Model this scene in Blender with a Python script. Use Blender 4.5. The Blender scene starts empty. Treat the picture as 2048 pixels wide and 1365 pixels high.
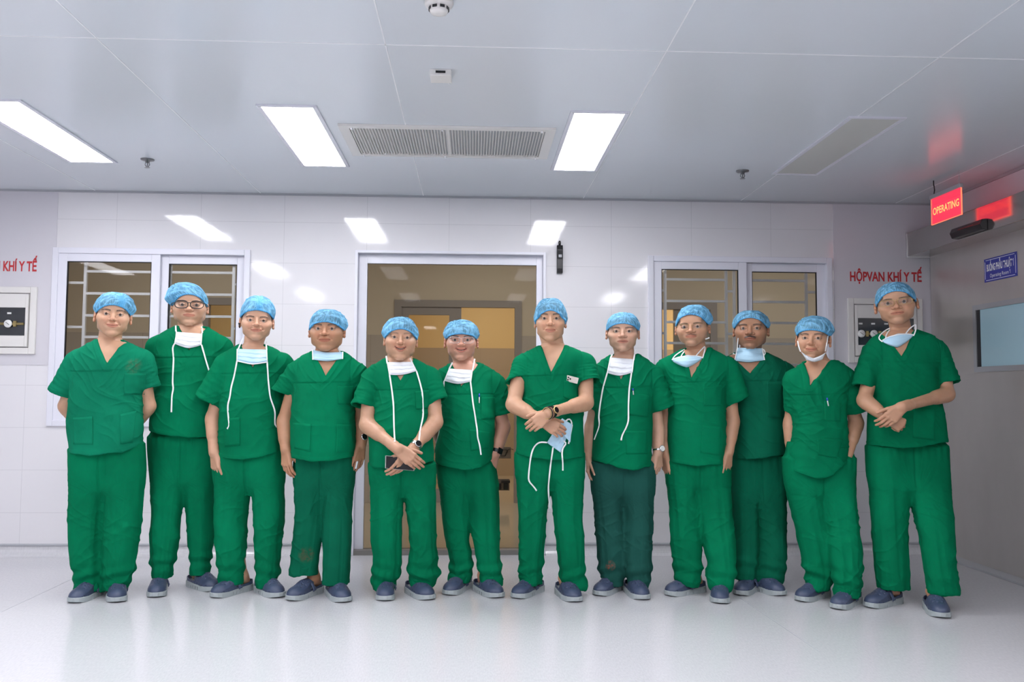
import bpy, bmesh, math
PREV = False
import numpy as np
from mathutils import Matrix, Vector
from mathutils.bvhtree import BVHTree
from concurrent.futures import ThreadPoolExecutor

# ------------------------------------------------------------------ camera, world, lights, exposure
SC = bpy.context.scene
COL = SC.collection
F_PX, YAW, PITCH, ROLL, CAM_H = 1738.66, 0.0443, 0.0608, 0.0057, 1.16
DB, HC, XR, XL, YN = 6.348, 2.613, 3.45, -5.2, -3.2      # back wall depth, ceiling, right wall, left wall, near wall
def cam_axes():
    fw = np.array([math.sin(YAW)*math.cos(PITCH), math.cos(YAW)*math.cos(PITCH), math.sin(PITCH)])
    r0 = np.array([math.cos(YAW), -math.sin(YAW), 0.0]); u0 = np.cross(r0, fw)
    return (math.cos(ROLL)*r0+math.sin(ROLL)*u0, -math.sin(ROLL)*r0+math.cos(ROLL)*u0, fw)
CR, CU, CF = cam_axes()
CAMP = np.array([0.0, 0.0, CAM_H])
def ray(px, py):
    d = CF + (px-1024.0)/F_PX*CR - (py-682.5)/F_PX*CU
    return d
def at(px, py, Y=None, Z=None, X=None):          # where the sight line through a measured point meets a plane of the room
    d = ray(px, py)
    t = (Y-CAMP[1])/d[1] if Y is not None else ((Z-CAMP[2])/d[2] if Z is not None else (X-CAMP[0])/d[0])
    return CAMP + t*d
cd = bpy.data.cameras.new('camera'); cam = bpy.data.objects.new('camera', cd); COL.objects.link(cam)
cd.sensor_width = 36.0; cd.lens = 36.0*F_PX/2048.0; cd.clip_start = 0.05; cd.clip_end = 60
M = Matrix.Identity(4)
for i in range(3):
    M[i][0] = CR[i]; M[i][1] = CU[i]; M[i][2] = -CF[i]; M[i][3] = CAMP[i]
cam.matrix_world = M
SC.camera = cam
w = bpy.data.worlds.new('world'); SC.world = w; w.use_nodes = True
w.node_tree.nodes['Background'].inputs[0].default_value = (0.8, 0.85, 1, 1)
w.node_tree.nodes['Background'].inputs[1].default_value = 0.15
SC.view_settings.view_transform = 'Standard'
SC.view_settings.look = 'None'
SC.view_settings.gamma = 1.0
SC.view_settings.use_curve_mapping = False
SC.view_settings.exposure = 0.82
SC.cycles.max_bounces = 9
SC.cycles.diffuse_bounces = 5
SC.cycles.glossy_bounces = 4
SC.cycles.transparent_max_bounces = 16
SC.cycles.transmission_bounces = 6
SC.cycles.caustics_reflective = False
SC.cycles.caustics_refractive = False
SC.cycles.sample_clamp_indirect = 4.0
SC.cycles.use_denoising = True
PANEL_E = 15.0           # brightness of the lit ceiling panels

# ------------------------------------------------------------------ helpers
def lin(c):
    return tuple((x/255/12.92 if x/255 <= 0.04045 else ((x/255+0.055)/1.055)**2.4) for x in c)
def mat(name, col, rough=0.5, metal=0.0, spec=0.5, emit=None, es=1.0, **kw):
    m = bpy.data.materials.new(name); m.use_nodes = True
    b = m.node_tree.nodes['Principled BSDF']
    b.inputs['Base Color'].default_value = (*col[:3], 1)
    b.inputs['Roughness'].default_value = rough
    b.inputs['Metallic'].default_value = metal
    b.inputs['Specular IOR Level'].default_value = spec
    if emit is not None:
        b.inputs['Emission Color'].default_value = (*emit[:3], 1)
        b.inputs['Emission Strength'].default_value = es
    for k, v in kw.items():
        b.inputs[k.replace('_', ' ')].default_value = v
    return m
def nodes(m): return m.node_tree.nodes, m.node_tree.links, m.node_tree.nodes['Principled BSDF']
def bump(m, scale, strength, dist=0.002, stretch=(1, 1, 1), detail=4, distortion=0.0):
    n, l, b = nodes(m)
    tc = n.new('ShaderNodeTexCoord'); mp = n.new('ShaderNodeMapping'); mp.inputs['Scale'].default_value = stretch
    nz = n.new('ShaderNodeTexNoise'); nz.inputs['Scale'].default_value = scale; nz.inputs['Detail'].default_value = detail
    nz.inputs['Distortion'].default_value = distortion
    bp = n.new('ShaderNodeBump'); bp.inputs['Strength'].default_value = strength; bp.inputs['Distance'].default_value = dist
    l.new(tc.outputs['Object'], mp.inputs[0]); l.new(mp.outputs[0], nz.inputs['Vector']); l.new(nz.outputs[0], bp.inputs['Height'])
    l.new(bp.outputs[0], b.inputs['Normal'])
    return nz, bp
def colvar(m, c1, c2, scale, stretch=(1, 1, 1), lo=0.35, hi=0.65, detail=4):
    n, l, b = nodes(m)
    tc = n.new('ShaderNodeTexCoord'); mp = n.new('ShaderNodeMapping'); mp.inputs['Scale'].default_value = stretch
    nz = n.new('ShaderNodeTexNoise'); nz.inputs['Scale'].default_value = scale; nz.inputs['Detail'].default_value = detail
    cr = n.new('ShaderNodeValToRGB'); cr.color_ramp.elements[0].position = lo; cr.color_ramp.elements[1].position = hi
    cr.color_ramp.elements[0].color = (*c1, 1); cr.color_ramp.elements[1].color = (*c2, 1)
    l.new(tc.outputs['Object'], mp.inputs[0]); l.new(mp.outputs[0], nz.inputs['Vector']); l.new(nz.outputs[0], cr.inputs[0])
    l.new(cr.outputs[0], b.inputs['Base Color'])
    return cr
def tag(o, label=None, cat=None, group=None, kind=None):
    if label: o['label'] = label
    if cat: o['category'] = cat
    if group: o['group'] = group
    if kind: o['kind'] = kind
    return o
def empty(name, loc, label=None, cat=None, group=None):
    o = bpy.data.objects.new(name, None); COL.objects.link(o); o.location = loc; o.empty_display_size = 0.1
    return tag(o, label, cat, group)
def link(name, me, m=None, parent=None, kind=None):
    o = bpy.data.objects.new(name, me); COL.objects.link(o)
    if m is not None: me.materials.append(m)
    if parent is not None:
        o.parent = parent; 
        p = parent; off = Vector((0, 0, 0))
        while p is not None: off += p.location; p = p.parent
        o.location = -off          # meshes are written in room coordinates
    if kind: o['kind'] = kind
    return o
def npmesh(name, V, Fc, m, parent=None, smooth=True, col=None, kind=None):
    me = bpy.data.meshes.new(name)
    V = np.asarray(V, dtype=np.float32)
    if len(Fc) and isinstance(Fc, np.ndarray):
        k = Fc.shape[1]
        me.vertices.add(len(V)); me.vertices.foreach_set('co', V.ravel())
        me.loops.add(Fc.size); me.loops.foreach_set('vertex_index', Fc.astype(np.int32).ravel())
        me.polygons.add(len(Fc)); me.polygons.foreach_set('loop_start', np.arange(0, Fc.size, k, dtype=np.int32))
        me.update(calc_edges=True)
    else:
        me.from_pydata([tuple(map(float, v)) for v in V], [], [tuple(map(int, f)) for f in Fc])
    if smooth: me.polygons.foreach_set('use_smooth', np.ones(len(me.polygons), dtype=bool))
    if col is not None:
        a = me.color_attributes.new('tint', 'FLOAT_COLOR', 'POINT')
        a.data.foreach_set('color', np.hstack([col, np.ones((len(col), 1))]).astype(np.float32).ravel())
    me.validate(); me.update()
    return link(name, me, m, parent, kind)
class MB:                                    # collects boxes, prisms, tubes, lathes into one mesh
    def __init__(s): s.v = []; s.f = []
    def add(s, V, Fc):
        n = len(s.v); s.v += [tuple(map(float, p)) for p in V]; s.f += [tuple(int(i)+n for i in q) for q in Fc]; return s
    def box(s, a, b):
        x0, y0, z0 = np.minimum(a, b); x1, y1, z1 = np.maximum(a, b)
        return s.add([(x0,y0,z0),(x1,y0,z0),(x1,y1,z0),(x0,y1,z0),(x0,y0,z1),(x1,y0,z1),(x1,y1,z1),(x0,y1,z1)],
                     [(0,3,2,1),(4,5,6,7),(0,1,5,4),(1,2,6,5),(2,3,7,6),(3,0,4,7)])
    def prism(s, poly, vec):                 # poly: list of 3d points, vec: extrusion
        n = len(poly); v = np.array(vec, float)
        P = [np.array(p, float) for p in poly]
        return s.add(P+[p+v for p in P], [tuple(range(n-1, -1, -1)), tuple(range(n, 2*n))]+[(i, (i+1) % n, n+(i+1) % n, n+i) for i in range(n)])
    def tube(s, pts, r, n=8, closed=False, flat=None, caps=True):
        pts = [np.array(p, float) for p in pts]; m = len(pts); rr = r if hasattr(r, '__len__') else [r]*m
        V = []; prev = None
        for i, p in enumerate(pts):
            if closed: t = pts[(i+1) % m]-pts[i-1]
            else: t = pts[min(i+1, m-1)]-pts[max(i-1, 0)]
            t = t/(np.linalg.norm(t)+1e-9)
            if prev is None:
                a = np.array([0, 0, 1.0]) if abs(t[2]) < .9 else np.array([1.0, 0, 0])
                if flat is not None: a = np.array(flat, float)
            else: a = prev
            a = a-t*(a@t); a /= np.linalg.norm(a)+1e-9; b = np.cross(t, a); prev = a
            for k in range(n):
                th = 2*math.pi*k/n
                V.append(p+rr[i]*(math.cos(th)*a+math.sin(th)*b))
        Fc = []
        for i in range(m if closed else m-1):
            j = (i+1) % m
            for k in range(n):
                Fc.append((i*n+k, j*n+k, j*n+(k+1) % n, i*n+(k+1) % n))
        if not closed and caps: Fc += [tuple(range(n)), tuple((m-1)*n+k for k in range(n-1, -1, -1))]
        return s.add(V, Fc)
    def lathe(s, prof, c, axis=(0, 0, 1), n=24):   # prof: (radius, height along axis)
        ax = np.array(axis, float); ax /= np.linalg.norm(ax)
        a = np.array([1.0, 0, 0]) if abs(ax[0]) < .9 else np.array([0, 1.0, 0])
        a = a-ax*(a@ax); a /= np.linalg.norm(a); b = np.cross(ax, a); V = []
        for r, h in prof:
            for k in range(n):
                th = 2*math.pi*k/n; V.append(np.array(c)+ax*h+r*(math.cos(th)*a+math.sin(th)*b))
        Fc = [(i*n+k, i*n+(k+1) % n, (i+1)*n+(k+1) % n, (i+1)*n+k) for i in range(len(prof)-1) for k in range(n)]
        Fc += [tuple(range(n-1, -1, -1)), tuple((len(prof)-1)*n+k for k in range(n))]
        return s.add(V, Fc)
    def build(s, name, m, parent=None, smooth=False, bevel=0, kind=None):
        me = bpy.data.meshes.new(name); me.from_pydata(s.v, [], s.f)
        bm = bmesh.new(); bm.from_mesh(me)
        if bevel:
            bmesh.ops.bevel(bm, geom=[e for e in bm.edges if e.calc_length() > bevel*2.2], offset=bevel, segments=2, affect='EDGES', profile=0.6)
        bmesh.ops.recalc_face_normals(bm, faces=bm.faces); bm.to_mesh(me); bm.free()
        if smooth: me.polygons.foreach_set('use_smooth', np.ones(len(me.polygons), dtype=bool))
        return link(name, me, m, parent, kind)
def box(name, a, b, m, parent=None, bevel=0, kind=None): return MB().box(a, b).build(name, m, parent, False, bevel, kind)
def text(name, s, m, origin, right, up, height, width=None, depth=0.002, parent=None, bold=0.0):
    cu = bpy.data.curves.new(name, 'FONT'); cu.body = s; cu.size = 1.0; cu.offset = bold; cu.extrude = 0.0
    cu.resolution_u = 3
    t = bpy.data.objects.new(name, cu); COL.objects.link(t)
    bpy.context.view_layer.update()
    dg = bpy.context.evaluated_depsgraph_get()
    me = bpy.data.meshes.new_from_object(t.evaluated_get(dg)); bpy.data.objects.remove(t)
    n = len(me.vertices); co = np.empty(n*3); me.vertices.foreach_get('co', co); co = co.reshape(-1, 3)
    x0, x1 = co[:, 0].min(), co[:, 0].max()
    sy = height/0.73; sx = (width/(x1-x0)) if width else sy            # capital height of the built-in face
    r = np.array(right, float); u = np.array(up, float); r /= np.linalg.norm(r); u /= np.linalg.norm(u); nn = np.cross(r, u)
    P = np.array(origin)+np.outer((co[:, 0]-x0)*sx, r)+np.outer(co[:, 1]*sy, u)+nn*depth
    me.vertices.foreach_set('co', P.astype(np.float32).ravel()); me.update(); me.materials.clear()
    me.name = name
    return link(name, me, m, parent)
# ------------------------------------------------------------------ materials of the room
M_ceil = mat('ceiling panel paint', (0.72, 0.76, 0.80), 0.22, spec=0.5)
M_seam = mat('white joint strip', (0.85, 0.86, 0.88), 0.35)
M_white = mat('white frame plastic', (0.76, 0.76, 0.83), 0.3)
M_paint = mat('lilac grey wall panel', (0.66, 0.64, 0.68), 0.35)
M_cream = mat('cream enamel', (0.78, 0.76, 0.73), 0.4)
M_steel = mat('brushed steel', (0.6, 0.57, 0.54), 0.33, metal=0.9)
M_steelh = mat('polished steel', (0.50, 0.48, 0.46), 0.13, metal=.95)
M_steel2 = mat('satin aluminium', (0.62, 0.63, 0.65), 0.35, metal=0.9)
M_chrome = mat('dark chrome', (0.25, 0.25, 0.26), 0.3, metal=0.9)
M_black = mat('black plastic', (0.012, 0.012, 0.014), 0.25)
M_gasket = mat('black rubber gasket', (0.015, 0.015, 0.017), 0.6)
M_grey = mat('grey trim', (0.42, 0.43, 0.46), 0.4)
M_red = mat('red vinyl lettering', (0.55, 0.03, 0.035), 0.5)
M_bluesign = mat('blue enamel sign', (0.035, 0.045, 0.33), 0.3)
M_whitelet = mat('white lettering', (0.85, 0.86, 0.9), 0.5)
def tile_mat(name, c, x0, tw, th, z0, gc, rough=0.07, zcoord=True):
    m = mat(name, c, rough)
    n, l, b = nodes(m)
    tc = n.new('ShaderNodeTexCoord'); sp = n.new('ShaderNodeSeparateXYZ'); l.new(tc.outputs['Object'], sp.inputs[0])
    def line(out, off, size, wdt):
        a = n.new('ShaderNodeMath'); a.operation = 'SUBTRACT'; a.inputs[1].default_value = off; l.new(out, a.inputs[0])
        d = n.new('ShaderNodeMath'); d.operation = 'DIVIDE'; d.inputs[1].default_value = size; l.new(a.outputs[0], d.inputs[0])
        f = n.new('ShaderNodeMath'); f.operation = 'FRACT'; l.new(d.outputs[0], f.inputs[0])
        g = n.new('ShaderNodeMath'); g.operation = 'SUBTRACT'; g.inputs[1].default_value = 0.5; l.new(f.outputs[0], g.inputs[0])
        h = n.new('ShaderNodeMath'); h.operation = 'ABSOLUTE'; l.new(g.outputs[0], h.inputs[0])
        k = n.new('ShaderNodeMath'); k.operation = 'GREATER_THAN'; k.inputs[1].default_value = 0.5-wdt/size/2; l.new(h.outputs[0], k.inputs[0])
        return k
    a = line(sp.outputs['X'], x0, tw, 0.0025); c2 = line(sp.outputs['Z' if zcoord else 'Y'], z0, th, 0.0025)
    mx = n.new('ShaderNodeMath'); mx.operation = 'MAXIMUM'; l.new(a.outputs[0], mx.inputs[0]); l.new(c2.outputs[0], mx.inputs[1])
    mix = n.new('ShaderNodeMix'); mix.data_type = 'RGBA'
    mix.inputs['A'].default_value = (*c, 1); mix.inputs['B'].default_value = (*gc, 1)
    l.new(mx.outputs[0], mix.inputs['Factor']); l.new(mix.outputs['Result'], b.inputs['Base Color'])
    # each tile sits a hair out of true, and the glaze is faintly wavy
    nz = n.new('ShaderNodeTexNoise'); nz.inputs['Scale'].default_value = 26; nz.inputs['Detail'].default_value = 2
    l.new(tc.outputs['Object'], nz.inputs['Vector'])
    bp = n.new('ShaderNodeBump'); bp.inputs['Strength'].default_value = 0.25; bp.inputs['Distance'].default_value = 0.0006
    l.new(nz.outputs[0], bp.inputs['Height']); l.new(bp.outputs[0], b.inputs['Normal'])
    return m
M_tile = tile_mat('glossy white wall tile', (0.77, 0.755, 0.775), -2.586, 0.6, 0.3, 0.002, (0.6, 0.59, 0.61))
M_floor = mat('grey lilac vinyl floor', (0.56, 0.56, 0.60), 0.17)
colvar(M_floor, (0.57, 0.565, 0.59), (0.66, 0.655, 0.675), 30, (5.0, 1.2, 1.0), 0.25, 0.75, 8)
n, l, b = nodes(M_floor)
nz = n.new('ShaderNodeTexNoise'); nz.inputs['Scale'].default_value = 130; mp = n.new('ShaderNodeMapping'); mp.inputs['Scale'].default_value = (1, .6, 1)
tc = n.new('ShaderNodeTexCoord'); l.new(tc.outputs['Object'], mp.inputs[0]); l.new(mp.outputs[0], nz.inputs['Vector'])
bp = n.new('ShaderNodeBump'); bp.inputs['Strength'].default_value = 0.25; bp.inputs['Distance'].default_value = 0.0015
l.new(nz.outputs[0], bp.inputs['Height']); l.new(bp.outputs[0], b.inputs['Normal'])
colvar(M_steel, (0.68, 0.645, 0.61), (0.74, 0.70, 0.665), 2.5, (1, 2, 1), 0.3, 0.75, 6)
n, l, b = nodes(M_steel)
nz = n.new('ShaderNodeTexNoise'); nz.inputs['Scale'].default_value = 60; mp = n.new('ShaderNodeMapping'); mp.inputs['Scale'].default_value = (1, 1, 40)
tc = n.new('ShaderNodeTexCoord'); l.new(tc.outputs['Object'], mp.inputs[0]); l.new(mp.outputs[0], nz.inputs['Vector'])
bp = n.new('ShaderNodeBump'); bp.inputs['Strength'].default_value = 0.12; bp.inputs['Distance'].default_value = 0.0006
l.new(nz.outputs[0], bp.inputs['Height']); l.new(bp.outputs[0], b.inputs['Normal'])
def glass_mat(name, tint, refl=1.0):
    m = bpy.data.materials.new(name); m.use_nodes = True; n = m.node_tree.nodes; l = m.node_tree.links
    for x in list(n): n.remove(x)
    o = n.new('ShaderNodeOutputMaterial'); t = n.new('ShaderNodeBsdfTransparent'); t.inputs[0].default_value = (*tint, 1)
    g = n.new('ShaderNodeBsdfGlossy'); g.inputs['Roughness'].default_value = 0.02; g.inputs[0].default_value = (refl, refl, refl, 1)
    fr = n.new('ShaderNodeFresnel'); fr.inputs[0].default_value = 1.45; mx = n.new('ShaderNodeMixShader')
    l.new(fr.outputs[0], mx.inputs[0]); l.new(t.outputs[0], mx.inputs[1]); l.new(g.outputs[0], mx.inputs[2]); l.new(mx.outputs[0], o.inputs[0])
    return m
M_glass = glass_mat('window glass', (0.97, 0.965, 0.955), .22)
M_glassd = glass_mat('door glass', (0.965, 0.955, 0.94), .045)
M_lens = glass_mat('clear lens', (0.97, 0.97, 0.97))

# ------------------------------------------------------------------ room shell
B = DB
box('floor', (XL-.1, YN-.1, -.1), (XR+.1, B, 0), M_floor, kind='structure')
box('ceiling', (XL-.1, YN-.1, HC), (XR+.1, B+.02, HC+.1), M_ceil, kind='structure')
box('wall_left', (XL-.1, YN, 0), (XL, B, HC), M_tile, kind='structure')
box('wall_right', (XR, YN, 0), (XR+.1, B, HC), M_paint, kind='structure')
box('wall_near', (XL, YN-.1, 0), (XR, YN, HC), M_tile, kind='structure')
W1 = (at(109, 497, Y=B), at(500, 850, Y=B)); W2 = (at(1299, 512, Y=B), at(1663, 850, Y=B))
wx0, wz1 = W1[0][0], W1[0][2]; wx1 = at(500, 499, Y=B)[0]; wz0 = at(97, 851, Y=B)[2]
vx0 = at(1297, 509, Y=B)[0]; vx1 = at(1661, 516, Y=B)[0]
dx0 = at(711, 500, Y=B)[0]; dx1 = at(1092, 506, Y=B)[0]; dz1 = at(900, 503, Y=B)[2]
TH = 0.13
mb = MB()
def holes(mb, x0, x1, z0, z1, y0, y1, hs):
    xs = sorted({x0, x1, *[h[0] for h in hs], *[h[1] for h in hs]}); 
    for a, c in zip(xs[:-1], xs[1:]):
        zs = [z0]; cov = sorted([(h[2], h[3]) for h in hs if h[0] <= a+1e-6 and h[1] >= c-1e-6])
        cur = z0
        for p, q in cov:
            if p > cur: mb.box((a, y0, cur), (c, y1, p))
            cur = max(cur, q)
        if cur < z1: mb.box((a, y0, cur), (c, y1, z1))
holes(mb, XL-.1, XR+.1, 0, HC+.1, B, B+TH, [(wx0, wx1, wz0, wz1), (vx0, vx1, wz0, wz1), (dx0, dx1, 0, dz1)])
mb.build('wall_back', M_tile, kind='structure')
pz = at(98, 731, Y=B)[2]
box('wall_back_left', (XL, B-.004, pz), (at(113, 500, Y=B)[0], B, HC), M_paint, kind='structure')
pxr = at(1666, 450, Y=B)[0]
box('wall_back_right', (pxr, B-.004, pz), (XR, B, HC), M_paint, kind='structure')
# coved vinyl skirting with a grey cap strip
def cove(name, x0, x1):
    zt = 0.072
    pr = [(B-.06, 0.0005), (B-.04, .004), (B-.022, .013), (B-.010, .028), (B-.005, .045), (B-.004, zt), (B, zt), (B, 0.0005)]
    mb = MB().prism([(x0, y, z) for y, z in pr], (x1-x0, 0, 0)); mb.build(name, M_floor, smooth=False, kind='structure')
cove('baseboard_back_left', XL, dx0-.002); cove('baseboard_back_right', dx1+.002, XR)
for i, (a, c) in enumerate([(XL, dx0-.002), (dx1+.002, XR)]):
    MB().prism([(a, B-.009, .070), (a, B-.012, .078), (a, B-.009, .086), (a, B, .086), (a, B, .07)], (c-a, 0, 0)).build('trim_%d' % (i+1), M_grey, kind='structure')
box('trim_3', (XL, B-.012, HC-.014), (XR, B-.001, HC), M_grey, kind='structure')
# raised ceiling joints and floor welds
k = 4
for i in range(-3, 5):
    X = -1.5601+1.1823*i
    if XL < X < XR:
        box('trim_%d' % k, (X-.003, YN, HC-.0015), (X+.003, B, HC+.01), M_seam, kind='structure'); k += 1
sy = at(1024, 95, Z=HC)[1]
for Y in (sy, sy-2.4, sy-4.8):
    if Y > YN: box('trim_%d' % k, (XL, Y-.003, HC-.0015), (XR, Y+.003, HC+.01), M_seam, kind='structure'); k += 1
for a, c in (((0, 1226), (142, 1160)), ((1470, 1190), (1640, 1305))):
    p, q = at(*a, Z=0), at(*c, Z=0); d = (q-p)/np.linalg.norm(q-p)
    if p[0] < 0: p = p-d*1.2; q = q+d*1.5
    s = np.array([-d[1], d[0], 0])*.0018
    MB().prism([p-s, p+s, q+s, q-s], (0, 0, .0006)).build('trim_%d' % k, M_grey, kind='structure'); k += 1

# ------------------------------------------------------------------ sliding windows with security bars
def frame_rect(mb, x0, x1, z0, z1, wd, y0, y1):
    mb.box((x0, y0, z0), (x0+wd, y1, z1)); mb.box((x1-wd, y0, z0), (x1, y1, z1))
    mb.box((x0+wd, y0, z1-wd), (x1-wd, y1, z1)); mb.box((x0+wd, y0, z0), (x1-wd, y1, z0+wd))
M_bar = mat('pale grey bar paint', (0.93, 0.94, 0.95), 0.4)
def window(num, x0, x1, z0, z1, pane_px, bars):
    mb = MB(); frame_rect(mb, x0-.006, x1+.006, z0-.006, z1+.006, .042, B-.018, B+.06)
    w_ = mb.build('window_%d' % num, M_white, bevel=.004, kind='structure')
    xm = (x0+x1)/2
    for s, (a, c, yy, zt) in enumerate(pane_px):
        mb = MB(); frame_rect(mb, a, c, z0+.034, zt, .062, yy, yy+.028)
        f = mb.build('sash', M_white, w_, bevel=.003)
        g0, g1 = a+.062, c-.062
        mb = MB(); frame_rect(mb, g0-.001, g1+.001, z0+.095, zt-.061, .006, yy+.004, yy+.02); mb.build('gasket', M_gasket, f)
        box('pane', (g0, yy+.011, z0+.097), (g1, yy+.016, zt-.063), M_glass, f)
    yb = B+.085
    mb = MB(); sc = 1.0
    for (p, q, r) in bars:
        mb.tube([np.array(p), np.array(q)], r, 4, flat=(0, 0.7071, .7071) if abs(p[2]-q[2]) < 1e-6 else (0.7071, .7071, 0))
    gr = mb.build('security_grille', M_bar, w_)
    return w_
def bars_for(x0, x1, z0, z1, verts, mid, side, off):
    yb = B+.070; out = []
    zb = [z for z in off if z0 < z < z1]
    for v in verts: out.append(((v, yb, z0), (v, yb, z1), .0145))
    for (a, c) in mid:
        for z in off: out.append(((a, yb, z), (c, yb, z), .0125))
    for (a, c) in side:
        for z in [z-.085 for z in off[::2]]: out.append(((a, yb, z), (c, yb, z), .0125))
    return out
hb = [at(250, y, Y=B+.070)[2] for y in (544, 588, 632, 675, 718, 762, 806)]
X1 = lambda px: at(px, 600, Y=B+.070)[0]
mid = at(316, 600, Y=B)[0]
window(1, wx0, wx1, wz0, wz1,
       [(wx0+.034, at(320, 560, Y=B)[0], B-.006, wz1-.03), (at(317, 560, Y=B)[0], wx1-.034, B+.026, wz1-.036)],
       bars_for(wx0+.03, wx1-.03, wz0+.04, wz1-.04, [X1(170), X1(312), X1(340), X1(467), X1(478)],
                [(X1(170), X1(312)), (X1(340), X1(467))], [(wx0+.03, X1(170)), (X1(312), X1(340)), (X1(467), wx1-.03)], hb))
hb2 = [at(1400, y, Y=B+.070)[2] for y in (560, 603, 645, 687, 729, 771, 813)]
X2 = lambda px: at(px, 600, Y=B+.070)[0]
window(2, vx0, vx1, wz0, wz1-.005,
       [(vx0+.034, at(1493, 560, Y=B)[0], B-.006, wz1-.035), (at(1490, 560, Y=B)[0], vx1-.034, B+.026, wz1-.041)],
       bars_for(vx0+.03, vx1-.03, wz0+.04, wz1-.045, [X2(1330), X2(1452), X2(1468), X2(1492), X2(1612)],
                [(X2(1330), X2(1452)), (X2(1492), X2(1612))], [(vx0+.03, X2(1330)), (X2(1452), X2(1468)), (X2(1612), vx1-.03)], hb2))
# ------------------------------------------------------------------ glazed doorway between the windows
mb = MB()
fo = .028
ix0 = at(735, 527, Y=B+.05)[0]; ix1 = at(1073, 530, Y=B+.05)[0]; iz1 = at(900, 529, Y=B+.05)[2]
for a, c in ((dx0, dx0+.02), (dx1-.02, dx1)): mb.box((a, B-.012, 0), (c, B+.09, dz1))
mb.box((dx0+.02, B-.012, dz1-.02), (dx1-.02, B+.09, dz1))
for a, c in ((dx0+.02, ix0), (ix1, dx1-.02)): mb.box((a, B+.05, 0), (c, B+.1, dz1-.02))
mb.box((ix0, B+.05, iz1), (ix1, B+.1, dz1-.02))
d1 = mb.build('door_1', M_white, bevel=.002, kind='structure')
box('pane', (ix0, B+.07, .035), (ix1, B+.078, iz1), M_glassd, d1)
box('sill', (dx0+.02, B-.01, 0.0005), (dx1-.02, B+.1, .035), mat('dull brown sill', (.2, .19, .18), .4), d1)
# ------------------------------------------------------------------ room beyond the glass
IY = at(1010, 1006, Z=0)[1]
M_olive = mat('beige plaster', (0.62, 0.56, 0.46), .6)
M_itile = tile_mat('beige wall tile', (0.50, 0.46, 0.42), -2.3, .6, .3, 0, (.3, .27, .24), .15)
M_ifloor = mat('beige polished floor', (0.62, 0.55, 0.44), .08)
M_iframe = mat('grey door frame', (0.33, 0.31, 0.31), .4)
M_warm = mat('amber plaster', (0.80, 0.62, 0.34), .6)
box('floor_beyond', (-4.5, B, -.1), (5.2, IY+3.2, 0.0), M_ifloor, kind='structure')
box('ceiling_beyond', (-4.5, B+TH, 2.95), (5.2, IY+3.2, 3.05), M_olive, kind='structure')
box('wall_beyond_left', (-4.6, B+TH, 0), (-4.5, IY+3.2, 2.95), M_olive, kind='structure')
box('wall_beyond_right', (5.2, B+TH, 0), (5.3, IY+3.2, 2.95), M_olive, kind='structure')
ox0 = at(788, 700, Y=IY)[0]; ox1 = at(1043, 700, Y=IY)[0]; oz = at(900, 601, Y=IY)[2]
jx0 = at(802, 700, Y=IY)[0]; jx1 = at(1032, 700, Y=IY)[0]; jz = at(900, 614, Y=IY)[2]
lx0 = at(402, 700, Y=IY)[0]; lx1 = at(590, 700, Y=IY)[0]; rx0 = at(1230, 700, Y=IY)[0]; rx1 = at(1434, 700, Y=IY)[0]
TZ = at(1000, 672, Y=IY)[2]
ops = [(ox0, ox1, 0, oz), (lx0, lx1, 0, oz), (rx0, rx1, 0, oz)]
mb = MB(); holes(mb, -4.5, 5.2, TZ, 2.95, IY, IY+.15, ops); mb.build('wall_beyond_back', M_olive, kind='structure')
mb = MB(); holes(mb, -4.5, 5.2, 0, TZ, IY-.008, IY+.15, [(a, c, 0, TZ) for a, c, _, _ in ops]); mb.build('wall_beyond_tiles', M_itile, kind='structure')
for i, (a, c, _, z) in enumerate(ops):
    mb = MB(); wd = jx0-ox0
    mb.box((a, IY-.02, 0), (a+wd, IY+.06, z)); mb.box((c-wd, IY-.02, 0), (c, IY+.06, z)); mb.box((a+wd, IY-.02, z-wd), (c-wd, IY+.06, z))
    d_ = mb.build('door_%d' % (i+2), M_iframe, kind='structure')
    if i == 2:
        s0, s1 = at(1348, 700, Y=IY)[0], at(1421, 700, Y=IY)[0]
        box('panel', (s0, IY+.0, 0), (s1, IY+.04, jz), mat('dim grey door leaf', (.30, .28, .25), .4), d_)
    if i == 0:
        s0, s1 = at(802, 700, Y=IY)[0], at(922, 700, Y=IY)[0]
        mb = MB(); mb.box((s0, IY+.0, 0), (s0+.075, IY+.04, jz)); mb.box((s1-.13, IY+.0, 0), (s1, IY+.04, jz)); mb.box((s0+.075, IY, jz-.09), (s1-.13, IY+.04, jz))
        mb.box((s0+.075, IY, 0.0), (s1-.13, IY+.04, .14)); f = mb.build('sash', M_iframe, d_)
        box('pane', (s0+.07, IY+.018, .14), (s1-.13, IY+.024, jz-.09), M_glass, f)
box('wall_beyond_far', (-4.6, IY+3.1, 0), (5.3, IY+3.2, 2.95), M_warm, kind='structure')
box('wall_beyond_far_tiles', (-4.5, IY+3.085, 0), (5.2, IY+3.1, at(980, 697, Y=IY+3.085)[2]), tile_mat('dull rose tile', (.50, .42, .34), -2.3, .6, .3, 0, (.4, .34, .28), .2), kind='structure')
for x in (-1.55, 1.9): box('wall_beyond_divider', (x, IY+.15, 0), (x+.1, IY+3.1, 2.95), M_warm, kind='structure')
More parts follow.
